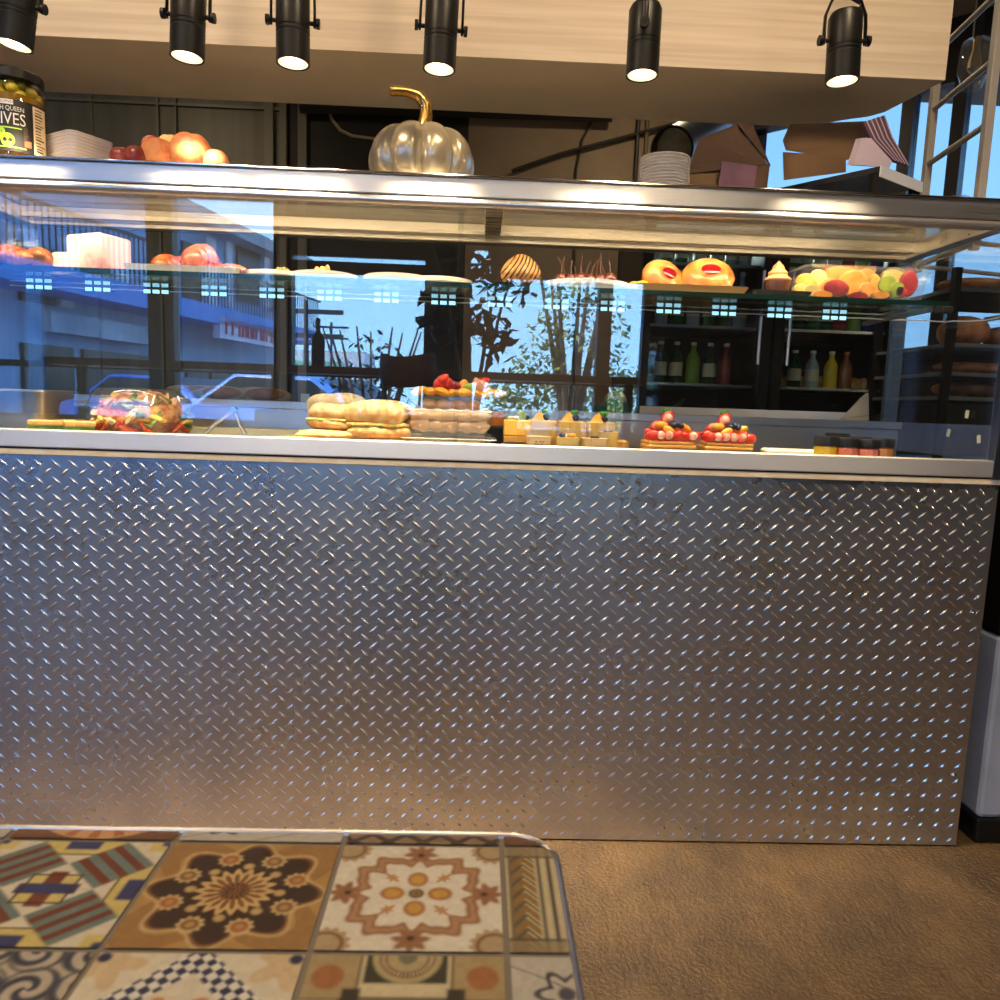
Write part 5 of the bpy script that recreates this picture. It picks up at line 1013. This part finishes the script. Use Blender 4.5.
m_mou = pm('peach_mousse', srgb(242, 204, 146), .5, sss=.1); m_van = pm('vanilla_mousse', srgb(250, 216, 120), .5, sss=.1)
cup(538.5, .065, sz(27, .07), .054, m_mou, 'dessert cup with dark seeds showing through, nearest the kiwi topped square', 'dots')
cup(567.5, .065, sz(25, .07), .054, m_van, 'dessert cup of pale custard topped with a blueberry and cream', 'berries')
cup(594.5, .066, sz(28, .07), .054, m_mou, 'dessert cup of tan mousse topped with chocolate curls', 'c')
cup(608, .13, sz(22, .12), .056, m_van, 'dessert cup half hidden behind the chocolate curl one', 'c')
o = thing('tartlet', 'small pastry shell in the corner beyond the dessert cups', 'tart', on(622, .2, DZ), 0); g = G(); g.lathe([(.015, 0), (.02, .022), (.018, .022), (.014, .010), (0, .010)], 20, None, lambda a, z: 1+.06*math.cos(12*a)); obj('shell', g, bread, o); g = G(); g.ball((0, 0, .02), (.015, .015, .008), 12, 8); obj('filling', g, custard, o)
# strawberry tarts
m_puff = pm('puff_pastry', srgb(206, 138, 56), .6, c2=srgb(240, 188, 100), scale=20, stretch=(1, 1, 6), bump=.6)
m_puff2 = pm('flaky_side', srgb(244, 190, 96), .55, c2=srgb(222, 146, 60), scale=40, stretch=(1, 1, 5), bump=.5)
def ftart(px, Y, rz, label, seed):
    r = random.Random(seed); o = thing('strawberry_tart', label, 'tart', on(px, Y, DZ), rz, 'strawberry tarts on the deck'); w_, d_ = sz(49, Y), .08
    for k in range(4):
        g = G(); q = .98-.025*(k % 2); jx = r.uniform(-.002, .002); g.box((-w_/2*q+jx, -d_/2*q, .001+k*.0082), (w_/2*q+jx, d_/2*q, .001+k*.0082+.0078)); obj('pastry_layer', g, m_puff if k % 2 else m_puff2, o, bevel=.003)
    zb = .036; fr_ = []
    for k in range(6): fr_.append(((-w_*.42+k*w_*.165, -.030, zb+.008), 'strawberry_half'))
    for k in range(5): fr_.append(((-w_*.36+k*w_*.18, .004, zb+.012), 'strawberry_half'))
    for k in range(4): fr_.append(((-w_*.3+k*w_*.2, .03, zb+.012), 'mango_slice'))
    fr_ += [((-w_*.20, -.012, zb+.032), 'mango_slice'), ((-w_*.05, .004, zb+.044), 'strawberry_top'), ((.02, -.016, zb+.027), 'mango_slice'), ((-w_*.28, .002, zb+.028), 'strawberry_half'), ((w_*.30, -.008, zb+.026), 'mango_slice'), ((-.008, -.028, zb+.020), 'mango_slice')]
    for c, nm in fr_:
        g = G(); R__ = .0125 if nm != 'strawberry_top' else .0155; rot = Matrix.Rotation(r.uniform(-.5, .5), 4, 'Z') @ Matrix.Rotation(r.uniform(.7, 2.2), 4, 'Y') if nm != 'strawberry_top' else Matrix.Rotation(.5, 4, 'Y')
        if nm == 'mango_slice': g.ball(c, (.016, .007, .009), 14, 8, None, Matrix.Rotation(r.uniform(-.7, .7), 4, 'Y')); obj(nm, g, mango, o)
        else:
            berry(g, c, R__, rot); s__ = obj('strawberry', g, straw, o)
            if r.random() < .75: g = G(); g.ball((c[0], c[1]-R__*.55, c[2]+.002), (R__*.75, R__*.55, R__*.8), 12, 8, None, rot); obj('cut_face', g, strawin, s__)
            if nm == 'strawberry_top':
                for k in range(4): g = G(); g.ball((c[0]-.006+.004*k, c[1], c[2]+.02), (.006, .002, .004), 8, 6, None, Matrix.Rotation(k-1.5, 4, 'Y')); obj('green_leaf', g, mint, s__)
    for k in range(6): g = G(); g.ball((.004+.008*(k % 3), -.022+.008*(k//3), zb+.032+.003*(k % 2)), .0072, 12, 8); obj('blueberry', g, blueb, o)
    return o
ftart(669, .10, .04, 'strawberry tart with its tallest berry upright, nearest the dessert cups', 4)
ftart(726, .105, -.03, 'flatter strawberry tart with a mango cube, nearest the paper plates', 9)
g = G(); g.box((at(615, 440, .1).x, .055, DZ), (at(645, 440, .1).x, .2, DZ+.008)); tag(obj('cake_board', g, pm('gold_board', srgb(220, 180, 110), .4), smooth=False, bevel=.002), 'bare golden cake board between the dessert cups and the tarts', 'board')
for px, lb in ((780, 'flat white rice cake next to the flatter strawberry tart'), (808, 'flat white rice cake touching the little jam jars')):
    o = thing('white_rice_cake', lb, 'rice cake', on(px, .09, DZ), 0, 'white rice cakes'); g = G(); g.box((-sz(16, .09), -.02, 0), (sz(16, .09), .02, .024)); obj('cake', g, pm('rice_white', srgb(240, 232, 214), .6) if 'rice_white' not in bpy.data.materials else bpy.data.materials['rice_white'], o, bevel=.006); g = G(); g.box((-sz(15, .09), -.0205, .010), (sz(15, .09), .0205, .012)); obj('seam', g, cream_plate, o, smooth=False)
m_jlid = blackp; cols = [pm('honey', srgb(206, 166, 30), .15, coat=.6), pm('pink_jam', srgb(206, 110, 90), .2, coat=.6), pm('amber_jam', srgb(190, 124, 66), .2, coat=.6)]
def jamjar(px, Y, h_, m, label):
    R_ = sz(11.5, Y); o = thing('jam_jar', label, 'jam jar', on(px, Y, DZ), 0, 'little jam jars with black lids')
    g = G(); g.lathe([(R_*.9, 0), (R_, .003), (R_, h_*.55), (R_*.85, h_*.64), (0, h_*.64)], 12); obj('jam', g, m, o, angle=20)
    g = G(); g.lathe([(R_*.96, h_*.62), (R_*1.02, h_*.64), (R_*1.02, h_*.97), (R_*.98, h_), (0, h_)], 24); obj('lid', g, m_jlid, o)
for a in ((827, .07, .056, cols[0], 'little jar of yellow honey at the rice cake end of the jar group'), (848, .068, .054, cols[1], 'little jar of pink jam second in the front row'), (869, .07, .052, cols[1], 'little jar of pink jam third in the front row, in front of the glass corner'), (883, .115, .054, cols[2], 'little amber jar at the glass corner end of the group'), (838, .14, .062, cols[0], 'taller little honey jar behind the front row, topmost lid of the group'), (860, .125, .056, cols[0], 'little honey jar half hidden in the second row')): jamjar(*a)
g = G(); P = at(930, 456, .06); g.box((-.02, -.012, 0), (.02, .012, .006)); o = tag(obj('black_clip', g, blackp, smooth=False, bevel=.002), 'small flat black clip lying on the deck in the glass corner', 'clip'); o.location = (P.x, .06, DZ)
# ------------------------------------------------------------------ behind the case
bc = thing('back_counter', 'dark work counter running behind the display case', 'counter', (0, 0, 0))
g = G(); g.box((-2.4, .47, .925), (1.14, 1.0, .955)); obj('worktop', g, pm('dark_worktop', (.018, .018, .02), .3), bc, smooth=False, bevel=.003)
g = G(); g.box((-2.35, .5, .0), (1.12, .97, .925)); obj('cabinet', g, dark, bc, smooth=False)
WT = .955
tp_ = thing('tape_dispenser', 'green tape dispenser standing behind the custard squares', 'tape dispenser', on(608, .62, WT), .15)
poly = [(-.055, 0), (.055, 0), (.058, .03), (.04, .055), (.0, .06), (-.03, .038), (-.052, .045), (-.06, .03)]
g = G(); g.prism(poly, -.02, .02, XZ); obj('holder', g, pm('green_plastic', srgb(60, 110, 84), .35), tp_, bevel=.004)
g = G(); g.cyl((.018, -.015, .052), (.018, .015, .052), .03, 24); obj('tape_roll', g, pm('beige_tape', srgb(190, 180, 150), .4), tp_)
m_wrap = pm('greaseproof_paper', srgb(176, 168, 156), .7, c2=srgb(150, 142, 132), scale=20, bump=.3); m_meat = pm('baguette_brown', srgb(130, 82, 56), .6, c2=srgb(160, 110, 80), scale=30)
for px, Y, rz, lb in ((196, .60, .1, 'wrapped baguette behind the case next to the salad bowl'), (222, .56, -.1, 'wrapped baguette with a brown end behind the tongs'), (262, .58, .2, 'paper wrapped baguette behind the case near the sandwiches')):
    o = thing('wrapped_baguette', lb, 'wrapped sandwich', on(px, Y, WT), rz, 'wrapped baguettes behind the case'); g = G(); g.ball((0, 0, .028), (.085, .04, .028), 24, 12, loaf(1, 1, 1, int(px))); obj('wrapper', g, m_wrap, o, smooth=False); g = G(); g.ball((.01, -.022, .034), (.06, .026, .02), 18, 10); obj('baguette', g, m_meat, o)
o = thing('price_card', 'small white price card on a peg behind the pale ciabatta', 'card', on(305, .44, WT), 0); g = G(); g.box((-.012, 0, .0), (.012, .002, .042)); obj('card', g, white_card, o, smooth=False); g = G(); g.box((-.008, .002, -.0), (.008, .02, .004)); obj('foot', g, white_card, o, smooth=False)
o.location.y = .50; o.location.x = on(305, .5, WT)[0]
o = thing('paper_bag', 'tall white paper bag leaning behind the jam jars', 'paper bag', (0, 0, 0)); Pw = [at(834, 432, .62), at(869, 432, .60), at(869, 392, .68), at(862, 398, .68), at(846, 416, .66)]
g = G(); n = len(Pw); off = Vector((.01, .035, 0)); zb = WT+.002
Pw[0].z = zb; Pw[1].z = zb; g.add(Pw+[p+off for p in Pw], [tuple(range(n)), tuple(range(2*n-1, n-1, -1))]+[(i, n+i, n+(i+1) % n, (i+1) % n) for i in range(n)]); obj('bag_body', g, pm('white_paper', srgb(226, 216, 200), .8, c2=srgb(206, 196, 180), scale=8, stretch=(1, 1, 3)), o, bevel=.004)
g = G(); g.tube([Pw[0]+Vector((.01, -.002, .012)), Pw[1]+Vector((-.005, -.002, .018))], .0015, 6); g.tube([Pw[0]+Vector((.016, -.001, .022)), Pw[1]+Vector((-.005, -.001, .034))], .0012, 6); obj('crease', g, pm('paper_shadow', srgb(170, 160, 146), .8), o)
# prep counter with a steel edge in front of the drinks cooler
pc = thing('prep_counter', 'dark prep counter with a long tarnished steel edge, in front of the drinks cooler', 'counter', (0, 0, 0))
pa, pb = at(640, 402, 1.45), at(845, 424, 1.05); zt_ = pa.z; 
dv = Vector((pb.x-pa.x, pb.y-pa.y, 0)).normalized(); MP = Matrix.Translation((pa.x, pa.y, 0)) @ Matrix.Rotation(math.atan2(dv.y, dv.x), 4, 'Z'); Lp = (Vector((pb.x-pa.x, pb.y-pa.y, 0))).length
g = G(); g.M = MP; g.box((0, 0, .965), (Lp, .02, 1.0)); obj('steel_edge', g, pm('tarnished_steel', (.5, .42, .30), .35, 1), pc, smooth=False)
g = G(); g.M = MP; g.box((.01, .02, .965), (Lp-.01, .25, .998)); obj('worktop', g, dark, pc, smooth=False); g = G(); g.M = MP; g.box((.02, .03, 0), (Lp-.02, .24, .965)); obj('cabinet', g, dark, pc, smooth=False)
# drinks cooler
X0, X1 = at(640, 300, 1.75).x, at(905, 300, 1.75).x; CW = X1-X0
dc = thing('drinks_cooler', 'tall black drinks cooler with two glass doors behind the case', 'cooler', (X0, 1.75, 0))
g = G(); D_ = .6; H_ = 1.84
for a, b_ in (((0, .0, 0), (CW, D_, .95)), ((0, D_-.04, .95), (CW, D_, H_)), ((0, 0, .95), (.04, D_, H_)), ((CW-.04, 0, .95), (CW, D_, H_)), ((0, 0, H_-.05), (CW, D_, H_)), ((CW/2-.04, .0, .95), (CW/2+.04, D_, H_))): g.box(a, b_)
obj('housing', g, blackp, dc, smooth=False)
z1 = at(770, 328, 1.8).z; z2 = at(770, 386, 1.8).z; z3 = z1+.27
m_wire_s = pm('shelf_steel', (.6, .62, .65), .3, 1)
for zz in (z1, z2, z3):
    for a, c in ((.045, CW/2-.045), (CW/2+.045, CW-.045)): g = G(); g.box((a, .05, zz-.012), (c, D_-.05, zz)); obj('cooler_shelf', g, m_wire_s, dc, smooth=False)
for a, c in ((.0, CW/2-.005), (CW/2+.005, CW)):
    g = G(); 
    for p, q in (((a, -.03, .95), (a+.045, 0, H_)), ((c-.045, -.03, .95), (c, 0, H_)), ((a, -.03, .95), (c, 0, 1.0)), ((a, -.03, H_-.05), (c, 0, H_))): g.box(p, q)
    dr = obj('cooler_door', g, black, dc, smooth=False); g = G(); g.box((a+.045, -.02, 1.0), (c-.045, -.015, H_-.05)); obj('door_glass', g, clear('cooler_glass', (.9, .93, .92), .05) if 'cooler_glass' not in bpy.data.materials else bpy.data.materials['cooler_glass'], dr, smooth=False)
    g = G(); hx = c-.06 if a < .1 else a+.06; g.cyl((hx, -.045, 1.2), (hx, -.045, 1.6), .007, 10); obj('door_handle', g, m_wire_s, dr)
    g = G(); g.box((a+.06, .02, H_-.046), (c-.06, .04, H_-.030)) if False else g.box((a+.06, .005, H_-.062), (c-.06, .02, H_-.051)); obj('cooler_lamp', g, pm('cooler_lamp_glow', (.8, .9, 1), .5, emis=.4, ecol=(.85, .95, 1)) if 'cooler_lamp_glow' not in bpy.data.materials else bpy.data.materials['cooler_lamp_glow'], dc, smooth=False)
    l = area('cooler_lamp_light', (X0+(a+c)/2, 1.75+.3, H_-.085), .12, 2.6, (.85, 1, .95)); l.data.energy = 12; l.data.shape = 'RECTANGLE'; l.data.size = .4; l.data.size_y = .06
bgl = [pm('green_bottle_glass', srgb(20, 96, 52), .15, coat=.4), pm('dark_green_bottle', srgb(10, 58, 34), .15, coat=.4), pm('clear_water_bottle', srgb(150, 170, 178), .2, coat=.4), pm('red_drink', srgb(120, 22, 26), .25, coat=.4), pm('amber_drink', srgb(120, 74, 40), .2, coat=.4), pm('yellow_drink', srgb(190, 170, 40), .3), pm('lime_drink', srgb(110, 150, 40), .3), pm('blue_drink', srgb(40, 50, 130), .3)]
m_capo = pm('orange_cap', srgb(170, 90, 40), .5); m_capw = pm('white_cap', srgb(210, 210, 205), .5); m_labw = pm('bottle_label', srgb(190, 190, 170), .6)
def drink(h_, r_, ci, cap):
    o = thing('bottle', '', 'bottle'); g = G(); g.lathe([(r_*.9, 0), (r_, .006), (r_, h_*.58), (r_*.8, h_*.68), (r_*.38, h_*.80), (r_*.36, h_*.93)], 18); obj('body', g, bgl[ci], o)
    g = G(); g.lathe([(r_*.44, h_*.92), (r_*.44, h_), (0, h_)], 14); obj('cap', g, cap, o); g = G(); g.lathe([(r_*1.015, h_*.18), (r_*1.015, h_*.5)], 18, cap=False); obj('label', g, m_labw if ci in (0, 1, 2) else bgl[ci], o); return o
protos = {}
cn = ['green glass', 'dark green glass', 'clear water', 'red drink', 'amber orange-capped', 'yellow drink', 'lime drink', 'blue drink']
def put(px, Yoff, zz, ci, row, h_=.24, r_=.03):
    k = (ci, h_); P = at(px, 300, 1.75+Yoff); lb = '%s bottle on the %s of the cooler' % (cn[ci], row); gp = '%s bottles, %s' % (cn[ci], row)
    if k not in protos: o = protos[k] = drink(h_, r_, ci, m_capo if ci == 4 else m_capw); o.location = (P.x, 1.75+Yoff, zz); o['label'] = lb; o['group'] = gp
    else: dup(protos[k], (P.x, 1.75+Yoff, zz), 0, lb, gp)
for i, px in enumerate((662, 678, 694, 710, 726, 741)): put(px, .12, z1, (2, 0, 2, 0, 0, 2)[i], 'upper shelf behind the danishes', .25)
for i, px in enumerate((776, 789, 802, 815, 828, 842, 856, 870, 884)): put(px, .12, z1, (0, 0, 1, 0, 1, 3, 6, 7, 7)[i], 'upper shelf behind the fruit box', .25)
for i, px in enumerate((663, 679, 697, 714, 729, 742)): put(px, .12, z3, (0, 0, 2, 0, 0, 2)[i], 'top shelf over the danishes', .15)
for i, px in enumerate((777, 790, 803, 817, 831, 845, 859, 873)): put(px, .12, z3, (0, 0, 0, 1, 0, 3, 6, 7)[i], 'top shelf over the fruit box', .15)
for i, px in enumerate((664, 680, 697, 714, 730)): put(px, .14, z2, (1, 1, 6, 1, 3)[i], 'lower shelf behind the strawberry tarts', .19)
for i, px in enumerate((768, 781, 800, 818, 837, 852)): put(px, .12, z2, (4, 4, 1, 2, 5, 4)[i], 'lower shelf by the brown rolls', .17)
for i in range(18):
    px = 776+(i % 9)*11+(5 if i > 8 else 0); Y = .22+.07*(i//9); P = at(px, 380, 1.75+Y)
    if i == 0: o0 = tag(obj('bread_roll', G().ball((0, 0, .03), (.042, .036, .03), 16, 10), bread), 'brown bread roll heaped on the lower shelf of the cooler', 'bread roll', 'brown rolls in the drinks cooler'); o0.location = (P.x, 1.75+Y, z2)
    else: dup(o0, (P.x, 1.75+Y, z2), i*.7)
# white rack hung from the ceiling and the bread shelves below it
m_rack = pm('white_enamel', srgb(176, 170, 160), .4)
PA, PB = at(929, 150, .84), at(988, 120, .50); rk = thing('hanging_rack', 'white metal ladder rack hanging from the ceiling beside the end of the case', 'rack', (0, 0, 0))
ra = Vector((PA.x, PA.y, 0)); rb = Vector((PB.x, PB.y, 0)); ax = Vector((.62, .16, 0)); ZR = 1.452
for p in (ra, rb, ra+ax, rb+ax): g = G(); g.box((p.x-.011, p.y-.011, ZR), (p.x+.011, p.y+.011, 3.0)); obj('post', g, m_rack, rk, smooth=False, bevel=.002)
for z in [ZR+.02]+[at(935, y, .84).z for y in (165, 110, 50)]+[2.3, 2.6]:
    for q in (Vector((0, 0, 0)), ax): g = G(); g.cyl(ra+q+Vector((0, 0, z)), rb+q+Vector((0, 0, z)), .009, 10); obj('rung', g, m_rack, rk)
for z in (ZR+.02, 2.3):
    for p in (ra, rb): g = G(); g.cyl(p+Vector((0, 0, z)), p+ax+Vector((0, 0, z)), .007, 8); obj('cross_bar', g, m_rack, rk)
bs = thing('bread_shelf', 'dark shelf unit of loaves seen through the glass end of the case', 'shelf unit', (0, 0, 0))
sa, sb_, sx_ = Vector((1.36, .98, 0)), Vector((1.36, .58, 0)), Vector((.65, 0, 0)); m_sh = pm('smoked_shelf', (.10, .11, .12), .2)
for p in (sa, sb_, sa+sx_, sb_+sx_): g = G(); g.box((p.x-.01, p.y-.01, .86), (p.x+.01, p.y+.01, 1.42)); obj('post', g, black, bs, smooth=False)
lv_ = [at(960, 292, .66).z, at(960, 346, .66).z, at(960, 374, .66).z, 1.055]
for z in lv_: g = G(); g.box((1.355, .575, z-.012), (2.015, .985, z)); obj('shelf_board', g, m_sh, bs, smooth=False, bevel=.002)
m_dloaf = pm('dark_loaf', srgb(120, 76, 52), .7, c2=srgb(176, 122, 88), scale=26, bump=.5)
def rloaf(x, y, z, a, b, h, label, rz=0):
    o = tag(obj('bread_loaf', G().ball((0, 0, h), (a, b, h), 28, 16, loaf(1, 1, 1, int(x*100+y*37))), m_dloaf), label, 'loaf', 'loaves on the dark shelf unit'); o.location = (x, y, z); o.rotation_euler = (0, 0, rz); return o
rloaf(1.54, .68, lv_[0]+.001, .16, .055, .022, 'long flat loaf in front on the top bread shelf')
rloaf(1.70, .86, lv_[0]+.001, .2, .06, .036, 'dark loaf at the back of the top bread shelf')
rloaf(1.45, .66, lv_[1]+.001, .062, .062, .042, 'round brown loaf on the second bread shelf')
rloaf(1.64, .70, lv_[1]+.001, .10, .05, .034, 'oval loaf beside the round one on the second bread shelf')
rloaf(1.52, .68, lv_[2]+.001, .13, .055, .018, 'flat loaf on the third bread shelf')
rloaf(1.55, .70, lv_[3]+.001, .14, .06, .026, 'long loaf on the lowest visible bread shelf')
# pendant lamp by the window, pipes and cables on the back wall
P = at(975, 48, 1.5); pl = thing('pendant_lamp', 'clear glass pendant lamp on a black cord near the window', 'lamp', (at(918, 55, 1.5).x if False else at(975, 60, 1.5).x, 1.5, 0)); zl_ = at(975, 66, 1.5).z
g = G(); g.box((-.018, -.006, zl_+.1), (.018, .006, 3.0)); obj('cord_strap', g, black, pl, smooth=False)
g = G(); g.lathe([(.03, zl_-.09), (.06, zl_-.02), (.058, zl_+.04), (.05, zl_+.09), (.012, zl_+.1)], 28, cap=False); obj('glass_shade', g, plastic, pl)
g = G(); g.lathe([(0, zl_-.04), (.026, zl_-.01), (.024, zl_+.02), (.014, zl_+.06), (.014, zl_+.1)], 20); obj('bulb', g, pm('bulb_metal', srgb(150, 130, 100), .3, .6), pl)
def run(name, label, cat, pts, r_, m, Y):
    ps = [at(x, y, Y) for x, y in pts]; g = G(); g.tube(ps, r_, 8); return tag(obj(name, g, m), label, cat)
m_pipe = pm('dark_pipe', (.02, .018, .016), .5); m_pg = pm('grey_pipe', srgb(96, 84, 70), .6)
g = G(); a, b_ = at(300, 108, 3.13), at(612, 117, 3.13); g.tube([a, at(455, 112, 3.13), b_], .03, 4); tag(obj('ceiling_beam', g, m_pipe), 'thick black beam crossing the back wall just under the wooden soffit', 'beam')
run('pipe', 'thin black pipe rising diagonally across the beige back wall', 'pipe', [(512, 171), (560, 154), (640, 133), (690, 120)], .011, m_pipe, 3.17)
run('cable', 'thin dark cable hanging in a curve on the beige back wall', 'cable', [(573, 940), (574, 205), (576, 170), (582, 140), (594, 118), (610, 95)], .008, m_pipe, 3.185)
for px, m, lb in ((646, m_pg, 'upright grey conduit nearest the round container on the beige back wall'), (637, m_pipe, 'upright dark conduit beside the grey one on the beige back wall')): x = at(px, 150, 3.17).x; g = G(); g.cyl((x, 3.175, .0), (x, 3.175, 3.0), .013, 10); tag(obj('conduit', g, m), lb, 'pipe')
run('loose_cable', 'pale looping cord hanging against the black wall beside the pumpkin', 'cord', [(327, 96), (331, 118), (340, 130), (352, 136), (375, 139)], .010, pm('pale_cord', srgb(176, 172, 140), .6), 3.192)
# white cooler unit beyond the end of the counter
wu = thing('pale_cabinet', 'scuffed pale low cabinet with a black upper half past the end of the counter', 'cabinet', (0, 0, 0)); pass
xw = at(977, 825, .02).x; 
g = G(); g.box((xw, .02, .06), (xw+.9, 1.02, .50)); obj('body', g, pm('scuffed_white', srgb(178, 186, 200), .35, c2=srgb(140, 146, 160), scale=3), wu, smooth=False, bevel=.01)
g = G(); g.box((xw, .02, .50), (xw+.9, 1.02, .86)); obj('upper_half', g, black, wu, smooth=False, bevel=.008)
g = G(); g.box((xw-.004, .015, .0), (xw+.89, 1.0, .06)); obj('plinth', g, black, wu, smooth=False, bevel=.006)
# ------------------------------------------------------------------ render settings
vs_ = S.view_settings; S.display_settings.display_device = 'sRGB'; vs_.view_transform = 'Standard'; vs_.look = 'None'; vs_.gamma = 1; vs_.use_curve_mapping = False; vs_.exposure = EXPOSURE
c_ = S.cycles; c_.use_denoising = True; c_.max_bounces = 24; c_.transparent_max_bounces = 40; c_.glossy_bounces = 6; c_.diffuse_bounces = 3; c_.transmission_bounces = 8
c_.caustics_reflective = True; c_.caustics_refractive = False; c_.sample_clamp_indirect = 6; c_.blur_glossy = .5
